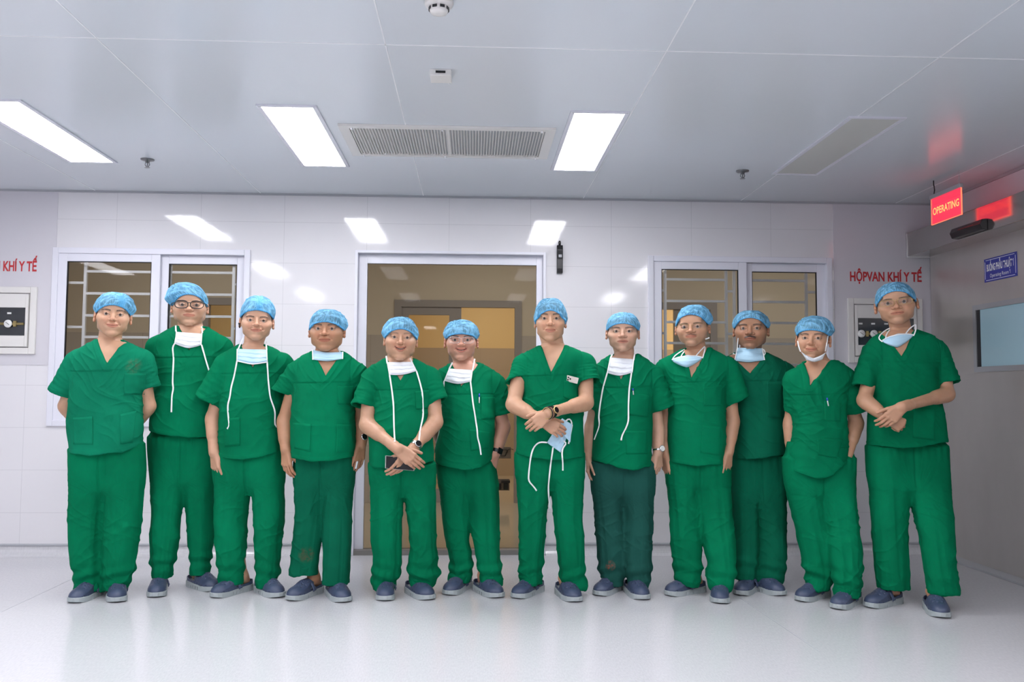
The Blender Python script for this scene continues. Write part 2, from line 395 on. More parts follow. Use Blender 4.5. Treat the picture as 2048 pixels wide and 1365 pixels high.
# sockets on the far wall
def socket(px, py, label, plugs):
    c = at(px, py, Y=IY-.008)
    e = empty('wall_socket', (c[0], c[1], c[2]), label, 'socket', 'sockets beyond the glass door')
    box('face_plate', c+[-.085, -.006, -.062], c+[.085, 0, .062], mat('brushed socket plate', (.2, .17, .14), .35, metal=.6), e, .003)
    if plugs:
        for dx in (-.03, .045): box('plug', c+[dx-.025, -.05, -.05], c+[dx+.025, -.006, .02], M_black, e, .006)
        box('charger', c+[-.005, -.045, .02], c+[.09, -.006, .05], M_black, e, .006)
    else:
        pts = [c+np.array([.04*math.cos(t)*(1+.3*math.sin(3*t)), -.02, .045*math.sin(t)*(1+.25*math.cos(2*t))]) for t in np.linspace(0, 5.6, 26)]
        pts += [c+np.array([.05+.02*k, -.02, .03+.012*math.sin(k)]) for k in range(4)]
        MB().tube(pts, .004, 6).build('cable', M_black, e, True)
socket(1006, 906, 'wall socket with a looped black cable, seen through the glass door beside the smartwatch wrist', False)
socket(1003, 970, 'wall socket holding two black plugs, seen through the glass door lower down', True)

# ------------------------------------------------------------------ ceiling fittings
M_lit = mat('lit diffuser', (.9, .9, .9), .5, emit=(0.965, 0.955, 1.0), es=PANEL_E)
M_unlit = mat('unlit diffuser', (.62, .62, .58), .4)
def panel_light(x0, x1, y0, y1, lit, label, grp='recessed ceiling panel lights'):
    e = empty('panel_light', ((x0+x1)/2, (y0+y1)/2, HC), label, 'ceiling light', grp)
    mb = MB(); wd = .022
    mb.box((x0-wd, y0-wd, HC-.008), (x0, y1+wd, HC-.0005)); mb.box((x1, y0-wd, HC-.008), (x1+wd, y1+wd, HC-.0005))
    mb.box((x0, y0-wd, HC-.008), (x1, y0, HC-.0005)); mb.box((x0, y1, HC-.008), (x1, y1+wd, HC-.0005))
    for x in (x0-wd/2, x1+wd/2):
        for y in (y0-wd/2, (y0+y1)/2, y1+wd/2): mb.lathe([(.004, 0), (.004, .0015)], (x, y, HC-.0096), n=8)
    mb.build('frame', M_white, e); box('diffuser', (x0, y0, HC-.005), (x1, y1, HC-.0005), M_lit if lit else M_unlit, e)
    return e
l2a, l2b, l2c, l2d = at(524.6, 211, Z=HC), at(626.3, 211.6, Z=HC), at(607.5, 329.7, Z=HC), at(689.6, 330.3, Z=HC)
l3a, l3b, l3c, l3d = at(1149, 224, Z=HC), at(1249, 227, Z=HC), at(1108, 338, Z=HC), at(1188, 339.4, Z=HC)
y0 = (l2a[1]+l3a[1]+l2b[1]+l3b[1])/4; y1 = (l2c[1]+l3c[1]+l2d[1]+l3d[1])/4
lw = ((l2b[0]-l2a[0])+(l3b[0]-l3a[0])+(l2d[0]-l2c[0])+(l3d[0]-l3c[0]))/4
c2 = (l2a[0]+l2b[0]+l2c[0]+l2d[0])/4; c3 = (l3a[0]+l3b[0]+l3c[0]+l3d[0])/4
r1 = (at(33.7, 196.4, Z=HC)[0]+at(219.8, 321, Z=HC)[0])/2; c1 = r1-lw/2
l4 = (at(1706, 228, Z=HC)[0]+at(1817.6, 229, Z=HC)[0]+at(1550, 344, Z=HC)[0]+at(1639, 346, Z=HC)[0])/4
panel_light(c1-lw/2, c1+lw/2, y0, y1, True, 'lit ceiling panel light at the left edge, above the first man')
panel_light(c2-lw/2, c2+lw/2, y0, y1, True, 'lit ceiling panel light just left of the slatted vent')
panel_light(c3-lw/2, c3+lw/2, y0, y1, True, 'lit ceiling panel light just right of the slatted vent')
panel_light(l4-lw/2, l4+lw/2, y0, y1, False, 'unlit ceiling panel light near the red sign')
ys = at(560, 551, Y=B)      # where the second row shows mirrored in the tiles
dy = 2.6
for r, Y in enumerate((y0-dy, y0-2*dy, y0-3*dy)):
    for j, cx in enumerate((c1-1.9, c1, c2, c3, l4)):  # rightmost second-row panel is unseen, added to brighten the right side
        if Y < YN+.3: continue
        if cx-lw/2 > XL+.1: panel_light(cx-lw/2, cx+lw/2, Y, Y+(y1-y0), True, 'lit ceiling panel light in the %s row back from the wall, %s from the left' % (('second', 'third', 'fourth')[r], ('first', 'second', 'third', 'fourth', 'fifth')[j]))
# slatted return-air vent
va, vb, vc, vd = at(675, 246, Z=HC), at(1110, 256, Z=HC), at(706, 308, Z=HC), at(1096, 314, Z=HC)
X0, X1_, Y0, Y1_ = (va[0]+vc[0])/2, (vb[0]+vd[0])/2, (va[1]+vb[1])/2, (vc[1]+vd[1])/2
e = empty('ceiling_vent', ((X0+X1_)/2, (Y0+Y1_)/2, HC), 'long white slatted air vent set in the ceiling between two lit panels', 'vent')
mb = MB(); frame = .055
for a, c in (((X0, Y0), (X0+frame, Y1_)), ((X1_-frame, Y0), (X1_, Y1_)), ((X0+frame, Y0), (X1_-frame, Y0+frame*.7)), ((X0+frame, Y1_-frame*.7), (X1_-frame, Y1_))):
    mb.box((*a, HC-.014), (*c, HC-.001))
mb.build('frame', M_cream, e)
mb = MB(); nsl = 66
for i in range(nsl):
    x = X0+frame+(X1_-X0-2*frame)*(i+.5)/nsl
    mb.prism([(x-.004, Y0+.038, HC-.011), (x+.0005, Y0+.038, HC-.011), (x+.005, Y0+.038, HC-.002), (x+.001, Y0+.038, HC-.002)], (0, Y1_-Y0-.076, 0))
mb.box(((X0+X1_)/2-.006, Y0+.038, HC-.012), ((X0+X1_)/2+.006, Y1_-.038, HC-.002))
mb.build('slats', M_cream, e)
box('filter', (X0+frame, Y0+.03, HC-.0018), (X1_-frame, Y1_-.03, HC-.0008), mat('dark filter', (.42, .43, .44), .8), e)
for x in (X0+frame+.015, (X0+X1_)/2-.03, X1_-frame-.02):
    for y in (Y0+.03, Y1_-.025):
        MB().lathe([(.006, 0), (.006, .012)], (x, y, HC-.024), n=8).build('catch', M_seam, e)
# smoke detector
c = at(878, 2, Z=HC)
e = empty('smoke_detector', tuple(c), 'round cream smoke detector at the top edge of the ceiling', 'smoke detector')
MB().lathe([(.052, 0), (.054, -.012), (.05, -.02), (.036, -.024), (.034, -.04), (.03, -.047), (.012, -.051)], c, n=36).build('housing', M_cream, e, True)
for k in range(8):
    t = 2*math.pi*(k+.5)/8; p = c+np.array([.0355*math.cos(t), .0355*math.sin(t), -.032])
    u_ = np.array([-math.sin(t), math.cos(t), 0]); 
    MB().prism([p+u_*.009+[0, 0, .005], p-u_*.009+[0, 0, .005], p-u_*.009-[0, 0, .005], p+u_*.009-[0, 0, .005]], (.002*math.cos(t), .002*math.sin(t), 0)).build('vent_slot', M_black, e)
# small sensor box with a hanging tail
c = at(882, 146, Z=HC)
e = empty('ceiling_sensor', tuple(c), 'small square cream sensor box on the ceiling with a short hanging tail', 'sensor')
box('housing', c+[-.048, -.05, -.03], c+[.048, .05, 0], M_cream, e, .004)
box('window_slot', c+[-.022, -.053, -.019], c+[.022, -.049, -.009], M_black, e)
MB().tube([c+[.02, .05, -.01], c+[.03, .09, -.012], c+[.036, .13, -.004]], .0025, 6).build('tail', M_seam, e)
def sprinkler(px, py, lab):
    c = at(px, py, Z=HC)
    e = empty('fire_sprinkler', tuple(c), lab, 'sprinkler', 'ceiling sprinklers')
    MB().lathe([(.042, 0), (.04, -.006), (.016, -.010), (.012, -.022)], c, n=24).build('escutcheon', M_chrome, e, True)
    mb = MB()
    for s in (-1, 1): mb.tube([c+[s*.010, 0, -.02], c+[s*.014, 0, -.034], c+[s*.004, 0, -.05]], .003, 6)
    mb.lathe([(.004, -.02), (.004, -.05)], c, n=8).build('yoke', M_chrome, e)
    MB().lathe([(.017, 0), (.017, .002)], c+[0, 0, -.053], n=16).build('deflector', M_chrome, e)
sprinkler(295, 319, 'chrome sprinkler head in the ceiling right of the left edge light')
sprinkler(1485, 342, 'chrome sprinkler head in the ceiling left of the unlit panel light')

# ------------------------------------------------------------------ gas valve cabinets and lettering
M_dial = mat('white dial', (.85, .85, .83), .3)
M_dark = mat('dark smoked window', (.02, .024, .03), .12)
M_brass = mat('brass pipe', (.36, .28, .12), .4, metal=.7)
def cabinet(x0, x1, z1, z0, label, gx, grp='medical gas valve cabinets'):
    yf = B-.004
    e = empty('valve_cabinet', ((x0+x1)/2, yf, (z0+z1)/2), label, 'cabinet', grp)
    mb = MB(); frame_rect(mb, x0, x1, z0, z1, .045, yf-.02, yf); mb.build('frame', M_cream, e, bevel=.005)
    dx = .052
    mb = MB(); gz1, gz0 = z1-.135*(z1-z0)/.5-.02, z0+.115*(z1-z0)/.5+.02
    a, c = x0+dx, x1-dx; g0, g1 = a+.018, c-.018
    mb.box((a, yf-.028, z0+dx), (g0, yf-.006, z1-dx)); mb.box((g1, yf-.028, z0+dx), (c, yf-.006, z1-dx))
    mb.box((g0, yf-.028, gz1), (g1, yf-.006, z1-dx)); mb.box((g0, yf-.028, z0+dx), (g1, yf-.006, gz0))
    d_ = mb.build('door', M_cream, e, bevel=.002)
    box('viewing_window', (g0, yf-.016, gz0), (g1, yf-.008, gz1), M_dark, d_)
    zm = gz0+(gz1-gz0)*.42
    MB().tube([(g0+.01, yf-.02, zm), (g1-.01, yf-.02, zm)], .009, 8).build('pipe', M_brass, e)
    for i, x in enumerate(gx):
        g = MB().lathe([(.0, 0), (.026, 0), (.028, .004), (.028, .012), (.02, .014)], (x, yf-.036, zm), axis=(0, 1, 0), n=24).build('pressure_gauge', M_dial, e, True)
        MB().tube([(x+.012, yf-.0375, zm-.008), (x-.012, yf-.0375, zm+.010)], .0015, 6).build('needle', M_black, g)
        box('name_plate', (x-.014, yf-.019, zm+.07), (x+.014, yf-.016, zm+.082), M_dial, e)
        box('valve_body', (x+.035, yf-.03, zm-.02), (x+.055, yf-.016, zm+.02), M_brass, e)
g = at(77, 575, Y=B); g2 = at(70, 709, Y=B)
cabinet(g[0]-.95, g[0], g[2], g2[2], 'cream gas valve cabinet cut by the left edge of the picture',
        [at(x, 648, Y=B)[0] for x in (-58, -20, 0-2, 22)][0:1]+[at(-22, 648, Y=B)[0], at(21, 648, Y=B)[0]])
g = at(1693, 597, Y=B); g2 = at(1698, 726, Y=B); gr_ = at(1842, 600, Y=B)
cabinet(g[0], gr_[0], g[2], g2[2], 'cream gas valve cabinet behind the tallest man at the right',
        [at(x, 668, Y=B)[0] for x in (1719, 1744, 1770, 1800)])
def vn_text(px0, px1, py, pyt, label):
    a, c = at(px0, py, Y=B-.004), at(px1, py, Y=B-.004); t = at(px0, pyt, Y=B-.004)
    o = text('wall_lettering', 'HỘPVAN KHÍ Y TẾ', M_red, (a[0], B-.0045, a[2]), (1, 0, 0), (0, 0, 1), t[2]-a[2], c[0]-a[0], .001, bold=.03)
    tag(o, label, 'lettering')
vn_text(1700, 1844, 562, 543, 'red capital lettering on the panel beside the steel door')
vn_text(-68, 74, 541, 521, 'red capital lettering cut by the left edge of the picture')
# black reader on the wall beside the doorway
c = at(1119, 520, Y=B)
e = empty('wall_reader', (c[0], B, c[2]), 'slim black curved reader on the tiles right of the doorway top', 'wall reader')
prf = [(0, .1), (-.03, .105), (-.042, .07), (-.034, 0), (-.034, -.07), (-.03, -.1), (0, -.105)]
MB().prism([(c[0]-.022, B+y, c[2]+z) for y, z in prf], (.044, 0, 0)).build('housing', M_black, e, bevel=.004)
MB().lathe([(.008, 0), (.010, .03), (.004, .04)], c+[0, -.012, .1], n=12).build('antenna', M_black, e, True)
box('display', c+[-.01, -.047, .012], c+[.012, -.036, .032], M_grey, e)

# ------------------------------------------------------------------ steel sliding door on the right wall
dz = at(1870, 506, X=XR)[2]
d9 = box('door_9', (XR-.03, 2.0, .012), (XR-.001, B-.012, dz+.02), M_steel, bevel=.003, kind='structure')
a = at(1948, 612, X=XR-.03); c = at(1952, 745, X=XR-.03); e2 = at(2048, 590, X=XR-.03)
M_blueglass = mat('pale blue frosted glass', (.36, .55, .62), .12)
mb = MB(); wy1 = a[1]; wy0 = wy1-1.1; wz1_, wz0_ = a[2], c[2]
mb.box((XR-.042, wy1-.035, wz0_), (XR-.029, wy1, wz1_)); mb.box((XR-.042, wy0, wz0_), (XR-.029, wy0+.035, wz1_))
mb.box((XR-.042, wy0+.035, wz1_-.035), (XR-.029, wy1-.035, wz1_)); mb.box((XR-.042, wy0+.035, wz0_), (XR-.029, wy1-.035, wz0_+.035))
mb.build('vision_frame', M_steel2, d9)
box('vision_panel', (XR-.034, wy0+.035, wz0_+.035), (XR-.0305, wy1-.035, wz1_-.035), M_blueglass, d9)
mb = MB(); frame_rect_y = [(wy0+.035, wy1-.035)]
box('gasket', (XR-.036, wy1-.075, wz0_+.03), (XR-.0335, wy1-.034, wz1_-.03), M_gasket, d9)
pr = [(XR-.03, 0), (XR-.075, .001), (XR-.07, .012), (XR-.04, .03), (XR-.03, .034)]
MB().prism([(x, 2.0, z) for x, z in pr], (0, B-.07-2.0, 0)).build('trim_30', M_steel2, kind='structure')
box('trim_31', (XR-.012, YN, HC-.02), (XR-.0005, B-.013, HC-.0005), M_grey, kind='structure')
# header box over the door
hx = at(1813, 500, Y=B)[0]; hz1 = at(1812, 468, Y=B)[2]; hz0 = at(1813, 514, Y=B)[2]
e = empty('door_header', ((hx+XR)/2, 4.0, hz0), 'long brushed steel header box above the sliding door', 'door header')
MB().prism([(hx, 2.0, hz0), (hx, 2.0, hz1), (XR-.001, 2.0, hz1), (XR-.001, 2.0, hz0)], (0, B-.012-2.0, 0)).build('cover', M_steelh, e, bevel=.004)
MB().box((hx-.006, B-.012, hz0-.008), (XR-.002, B-.005, hz1+.008)).build('end_rim', M_steel2, e)
# sensor on the header
s0 = at(1913, 466, X=hx); s1 = at(1975, 450, X=hx); yc0, yc1 = s1[1], s0[1]; zc = (s0[2]+s1[2])/2
e = empty('door_sensor', (hx, (yc0+yc1)/2, zc), 'black door sensor bar fixed to the steel header, its end lit red', 'door sensor')
hq = hx-.0015
pr = [(hq, zc+.035), (hx-.035, zc+.030), (hx-.05, zc), (hx-.035, zc-.035), (hq, zc-.04)]
MB().prism([(x, yc0, z) for x, z in pr], (0, yc1-yc0, 0)).build('housing', M_black, e, bevel=.004)
box('lens_strip', (hx-.047, yc0+.08, zc-.006), (hx-.03, yc1-.1, zc+.010), mat('dark red lens', (.12, .005, .008), .15), e)
# blue room sign
a = at(1969, 520, X=XR-.03); c = at(2034, 505, X=XR-.03); bz = at(1970, 566, X=XR-.03)[2]; 
sy1, sy0, sz1, sz0 = a[1], c[1], a[2], bz
e = empty('room_sign', (XR-.03, (sy0+sy1)/2, (sz0+sz1)/2), 'blue enamel room sign on the steel door above its window', 'sign')
box('plate', (XR-.034, sy0, sz0), (XR-.0302, sy1, sz1), M_bluesign, e)
mb = MB(); H_ = sz1-sz0; W_ = sy1-sy0; q = .006
for (ya, yb_, za, zb) in ((sy0+.02, sy1-.02, sz1-.012, sz1-.009), (sy0+.02, sy1-.02, sz0+.009, sz0+.012), (sy0+.01, sy0+.013, sz0+.02, sz1-.02), (sy1-.013, sy1-.01, sz0+.02, sz1-.02)):
    mb.box((XR-.0352, ya, za), (XR-.034, yb_, zb))
mb.build('border', M_whitelet, e)
for yy_, zz_, hh_ in ((sy0+.030, sz0+H_*.46+H_*.30, H_*.30), (sy0+.065, sz0+H_*.17+H_*.16, H_*.16)):
    MB().prism([(XR-.0352, yy_+.001, zz_), (XR-.0352, yy_+.003, zz_), (XR-.0352, yy_+.012, zz_-hh_*.24), (XR-.0352, yy_+.009, zz_-hh_*.30)], (.0008, 0, 0)).build('figure_flag', M_whitelet, e)
text('title', 'BUỒNG PHẪU THUẬT 1', M_whitelet, (XR-.0342, sy1-.03, sz0+H_*.46), (0, -1, 0), (0, 0, 1), H_*.30, W_-.06, .001, e, .03)
text('subtitle', 'Operating Room 1', M_whitelet, (XR-.0342, sy1-.065, sz0+H_*.17), (0, -1, 0), (0, 0, 1), H_*.16, W_-.13, .001, e)
# hanging OPERATING sign, edge lit red
gx = at(1895, 420, X=XR-.12)
SX = XR-.36
p0 = at(1863, 388, X=SX); p1 = at(1922, 371, X=SX); q0 = at(1869, 447, X=SX); q1 = at(1925, 429, X=SX)
M_acr = bpy.data.materials.new('red edge lit acrylic'); M_acr.use_nodes = True; n = M_acr.node_tree.nodes; l = M_acr.node_tree.links
for x in list(n): n.remove(x)
o_ = n.new('ShaderNodeOutputMaterial'); t_ = n.new('ShaderNodeBsdfTransparent'); em = n.new('ShaderNodeEmission'); ad = n.new('ShaderNodeMixShader')
t_.inputs[0].default_value = (.85, .6, .65, 1); em.inputs[0].default_value = (1.0, .04, .09, 1); em.inputs[1].default_value = 1.25; ad.inputs[0].default_value = .36
l.new(t_.outputs[0], ad.inputs[1]); l.new(em.outputs[0], ad.inputs[2]); l.new(ad.outputs[0], o_.inputs[0])
M_edge = mat('glowing red edge', (1, .1, .05), .4, emit=(1, .10, .05), es=1.6)
M_yel = mat('glowing amber letters', (1, .5, .1), .4, emit=(1, .30, .10), es=.9)
ya, yb_ = p0[1], p1[1]; zt = (p0[2]+p1[2])/2; zb = (q0[2]+q1[2])/2
e = empty('operating_sign', (SX, (ya+yb_)/2, zt), 'red edge lit acrylic sign hanging from the ceiling by the steel door', 'sign')
box('housing', (SX-.014, yb_-.005, zt-.028), (SX+.014, ya+.005, zt), M_steel2, e, .003)
box('acrylic_sheet', (SX-.003, yb_, zb), (SX+.003, ya, zt-.028), M_acr, e)
mb = MB(); mb.box((SX-.004, yb_-.003, zb-.003), (SX+.004, yb_, zt-.028)); mb.box((SX-.004, ya, zb-.003), (SX+.004, ya+.003, zt-.028)); mb.box((SX-.004, yb_, zb-.003), (SX+.004, ya, zb))
mb.build('glowing_edge', M_edge, e)
text('lettering', 'OPERATING', M_yel, (SX-.0035, ya-.02, zb+(zt-zb)*.30), (0, -1, 0), (0, 0, 1), (zt-zb)*.25, (ya-yb_)-.04, .0005, e, .02)
mb = MB(); yy = yb_+.02
for k in range(int((HC-zt)/.014)):
    cc = np.array([SX, yy, zt+.007+.014*k]); a_ = np.array([1, 0, 0]) if k % 2 else np.array([0, 1, 0])
    mb.tube([cc+a_*.004*math.cos(t)+np.array([0, 0, .009*math.sin(t)]) for t in np.linspace(0, 2*math.pi, 9)[:-1]], .0013, 5, closed=True)
mb.build('chain', M_steel2, e)
yy = ya-.03
MB().tube([(SX, yy, zt), (SX, yy-.01, zt+.03), (SX+.006, yy+.006, zt+.06), (SX, yy, (HC+zt)/2+.02), (SX, yy, HC)], .004, 6).build('power_cable', M_black, e)
# ------------------------------------------------------------------ signed distance sculpting on small grids
def unit(v): v = np.array(v, float); return v/(np.linalg.norm(v)+1e-12)
class Grid:
    def __init__(s, lo, hi, h):
        s.h = h; s.lo = np.array(lo, float); s.n = np.ceil((np.array(hi, float)-s.lo)/h).astype(int)+1
        s.F = np.full(tuple(s.n), 1.0, dtype=np.float32)
        s.ax = [(s.lo[i]+h*np.arange(s.n[i])).astype(np.float32) for i in range(3)]
    def _sl(s, lo, hi, pad):
        a = np.maximum(np.floor((np.array(lo)-pad-s.lo)/s.h).astype(int), 0)
        b = np.minimum(np.ceil((np.array(hi)+pad-s.lo)/s.h).astype(int)+1, s.n)
        if np.any(b <= a): return None
        return tuple(slice(int(a[i]), int(b[i])) for i in range(3))
    def xyz(s, sl): return s.ax[0][sl[0]][:, None, None], s.ax[1][sl[1]][None, :, None], s.ax[2][sl[2]][None, None, :]
    def apply(s, fn, lo, hi, k=0.0, op='add'):
        sl = s._sl(lo, hi, k+3*s.h)
        if sl is None: return
        d = fn(*s.xyz(sl)); a = s.F[sl]
        if op == 'add':
            r = np.minimum(a, d)
            if k > 0:
                hh = np.maximum(k-np.abs(a-d), 0)/k; r = r-hh*hh*k*.25
        elif op == 'sub':
            d = -d; r = np.maximum(a, d)
            if k > 0:
                hh = np.maximum(k-np.abs(a-d), 0)/k; r = r+hh*hh*k*.25
        elif op == 'and':
            r = np.maximum(a, d)
        s.F[sl] = r
    def ball(s, c, r, k=0, op='add', R=None, o=None):
        # ellipsoid with centre c and radii r; (R, o) carry a local frame into the room
        r = np.array(r if hasattr(r, '__len__') else [r]*3, float); c = np.array(c, float)
        if R is None: R = np.eye(3); o = np.zeros(3)
        cw = R@c+o; ext = np.abs(R)@r
        def fn(X, Y, Z):
            X, Y, Z = X-cw[0], Y-cw[1], Z-cw[2]
            u = [(R[0, i]*X+R[1, i]*Y+R[2, i]*Z)/r[i] for i in range(3)]
            k0 = np.sqrt(u[0]**2+u[1]**2+u[2]**2)
            k1 = np.sqrt((u[0]/r[0])**2+(u[1]/r[1])**2+(u[2]/r[2])**2)+1e-6
            return (k0*(k0-1)/k1).astype(np.float32)
        s.apply(fn, cw-ext, cw+ext, k, op)
    def cap(s, a, b, ra, rb=None, k=0, op='add', R=None, o=None, flat=None):
        # tapered capsule; flat=(axis, factor) squeezes it across one axis
        rb = ra if rb is None else rb
        a = np.array(a, float); b = np.array(b, float)
        if R is not None: a = R@a+o; b = R@b+o
        ab = b-a; L = float(ab@ab)+1e-9; rm = max(ra, rb)
        if flat is not None: fa = unit(flat[0]); ff = flat[1]
        def fn(X, Y, Z):
            X, Y, Z = X-a[0], Y-a[1], Z-a[2]
            t = np.clip((X*ab[0]+Y*ab[1]+Z*ab[2])/L, 0, 1)
            X, Y, Z = X-t*ab[0], Y-t*ab[1], Z-t*ab[2]
            if flat is not None:
                q = (X*fa[0]+Y*fa[1]+Z*fa[2]); m = q*(1/ff**2-1)*q
                d = np.sqrt(np.maximum(X*X+Y*Y+Z*Z+m, 0))
                return ((d-(ra+(rb-ra)*t))*(ff if ff < 1 else 1)).astype(np.float32)
            return (np.sqrt(X*X+Y*Y+Z*Z)-(ra+(rb-ra)*t)).astype(np.float32)
        e = rm*(max(1, flat[1]) if flat is not None else 1)
        s.apply(fn, np.minimum(a, b)-e, np.maximum(a, b)+e, k, op)
    def plane(s, p, nrm, lo, hi, op='and'):     # keep the side opposite the normal
        nrm = unit(nrm); p = np.array(p, float)
        s.apply(lambda X, Y, Z: ((X-p[0])*nrm[0]+(Y-p[1])*nrm[1]+(Z-p[2])*nrm[2]).astype(np.float32), lo, hi, 0, op)
    def stack(s, tab, k=0, op='add', ex=2.0, inset=0.0, roundcap=.02):
        # elliptical cross-sections by height: rows (z, cx, a, cy, b)
        T = np.array(sorted(tab, key=lambda r: r[0]), float)
        T = smooth_rows(T)
        z0, z1 = T[0, 0], T[-1, 0]
        lo = [np.min(T[:, 1]-T[:, 2]), np.min(T[:, 3]-T[:, 4]), z0]; hi = [np.max(T[:, 1]+T[:, 2]), np.max(T[:, 3]+T[:, 4]), z1]
        def fn(X, Y, Z):
            z = Z.ravel(); g = [np.interp(z, T[:, 0], T[:, i])[None, None, :].astype(np.float32) for i in range(1, 5)]
            a = np.maximum(g[1]-inset, .005); b = np.maximum(g[3]-inset, .005)
            u = np.abs((X-g[0])/a); v = np.abs((Y-g[2])/b)
            if ex == 2.0:
                q = np.sqrt(u*u+v*v)
                gr = np.sqrt((u/a)**2+(v/b)**2)/np.maximum(q, 1e-4)
            else:
                q = (u**ex+v**ex+1e-9)**(1/ex)
                gr = np.sqrt((u**(ex-1)/a)**2+(v**(ex-1)/b)**2)/np.maximum(q, 1e-4)**(ex-1)
            d = (q-1)/np.maximum(gr, 1e-3)
            dz = np.maximum(z0+inset-Z, Z-z1+inset)
            return np.maximum(d, dz).astype(np.float32)
        s.apply(fn, lo, hi, k, op)
    def mesh(s):
        return surface_nets(s.F, s.lo, s.h)
def smooth_rows(T):
    z = np.linspace(T[0, 0], T[-1, 0], 160); out = [z]
    for i in range(1, T.shape[1]):
        v = np.interp(z, T[:, 0], T[:, i]); kern = np.hanning(15); kern /= kern.sum()
        vp = np.pad(v, 7, mode='reflect', reflect_type='odd'); out.append(np.convolve(vp, kern, 'valid'))
    return np.stack(out, 1)
def surface_nets(F, lo, h):
    F = F.copy()
    F[0] = F[-1] = 1; F[:, 0] = F[:, -1] = 1; F[:, :, 0] = F[:, :, -1] = 1
    ins = F < 0; nx, ny, nz = F.shape
    c = np.zeros((nx-1, ny-1, nz-1), np.uint8)
    for dx in (0, 1):
        for dy in (0, 1):
            for dz in (0, 1): c += ins[dx:nx-1+dx, dy:ny-1+dy, dz:nz-1+dz]
    act = (c > 0) & (c < 8)
    I = np.argwhere(act); N = len(I)
    idx = np.full(act.shape, -1, np.int32); idx[act] = np.arange(N)
    vals = {}
    for dx in (0, 1):
        for dy in (0, 1):
            for dz in (0, 1): vals[(dx, dy, dz)] = F[I[:, 0]+dx, I[:, 1]+dy, I[:, 2]+dz]
    S = np.zeros((N, 3)); cnt = np.zeros(N)
    cs = [(a, b, c_) for a in (0, 1) for b in (0, 1) for c_ in (0, 1)]
    for p in cs:
        for axn in range(3):
            if p[axn]: continue
            q = list(p); q[axn] = 1; q = tuple(q)
            a, b = vals[p], vals[q]; m = (a < 0) != (b < 0)
            t = np.where(m, a/np.where(m, a-b, 1), 0)
            P = np.zeros((N, 3)); P[:] = p; P[:, axn] = t
            S[m] += P[m]; cnt[m] += 1
    V = (I+S/np.maximum(cnt, 1)[:, None])*h+lo
    quads = []
    for axn in range(3):
        o1, o2 = [(1, 2), (2, 0), (0, 1)][axn]
        sl0 = [slice(None)]*3; sl1 = [slice(None)]*3
        sl0[axn] = slice(0, -1); sl1[axn] = slice(1, None)
        A = ins[tuple(sl0)]; Bq = ins[tuple(sl1)]
        E = np.argwhere(A != Bq)
        sgn = A[E[:, 0], E[:, 1], E[:, 2]]
        e1 = np.zeros(3, int); e1[o1] = 1; e2 = np.zeros(3, int); e2[o2] = 1
        def g(P): return idx[P[:, 0], P[:, 1], P[:, 2]]
        Q = np.stack([g(E-e1-e2), g(E-e2), g(E), g(E-e1)], 1)
        Q[~sgn] = Q[~sgn][:, ::-1]
        quads.append(Q)
    return V, np.concatenate(quads)
def vnormals(V, Q):
    n = np.cross(V[Q[:, 2]]-V[Q[:, 0]], V[Q[:, 3]]-V[Q[:, 1]]); N = np.zeros_like(V)
    for i in range(4): 
        for a in range(3): N[:, a] += np.bincount(Q[:, i], n[:, a], len(V))
    return N/(np.linalg.norm(N, axis=1, keepdims=True)+1e-12)
def relax(V, Q, it=1, lam=.5):
    E = np.concatenate([Q[:, [0, 1]], Q[:, [1, 2]], Q[:, [2, 3]], Q[:, [3, 0]]])
    deg = np.bincount(E[:, 0], minlength=len(V))+np.bincount(E[:, 1], minlength=len(V))
    for _ in range(it):
        S = np.zeros_like(V)
        for a in range(3): S[:, a] = np.bincount(E[:, 0], V[E[:, 1], a], len(V))+np.bincount(E[:, 1], V[E[:, 0], a], len(V))
        V = V+lam*(S/np.maximum(deg, 1)[:, None]-V)
    return V
def join(parts):
    V = []; Q = []; n = 0
    for v, q in parts: V.append(v); Q.append(q+n); n += len(v)
    return np.concatenate(V), np.concatenate(Q)
_PERM = np.random.RandomState(7).permutation(4096)
_GR = np.random.RandomState(3).normal(size=(4096, 3)); _GR /= np.linalg.norm(_GR, axis=1, keepdims=True)
def noise(P, seed=0):
    P = np.asarray(P)+seed*17.31; I = np.floor(P).astype(np.int64); Fr = P-I; U = Fr*Fr*Fr*(Fr*(Fr*6-15)+10)
    r = 0
    for dx in (0, 1):
        for dy in (0, 1):
            for dz in (0, 1):
                hsh = _PERM[(_PERM[(_PERM[(I[:, 0]+dx) & 4095]+I[:, 1]+dy) & 4095]+I[:, 2]+dz) & 4095]
                g = _GR[hsh]; d = (g[:, 0]*(Fr[:, 0]-dx)+g[:, 1]*(Fr[:, 1]-dy)+g[:, 2]*(Fr[:, 2]-dz))
                w_ = (U[:, 0] if dx else 1-U[:, 0])*(U[:, 1] if dy else 1-U[:, 1])*(U[:, 2] if dz else 1-U[:, 2]); r = r+w_*d
    return r*1.6
def sstep(a, b, x): t = np.clip((x-a)/(b-a), 0, 1); return t*t*(3-2*t)
def seg_dist(P, a, b):
    a = np.array(a); b = np.array(b); ab = b-a; t = np.clip(((P-a)@ab)/(ab@ab+1e-9), 0, 1)
    return np.linalg.norm(P-a-t[:, None]*ab, axis=1), t
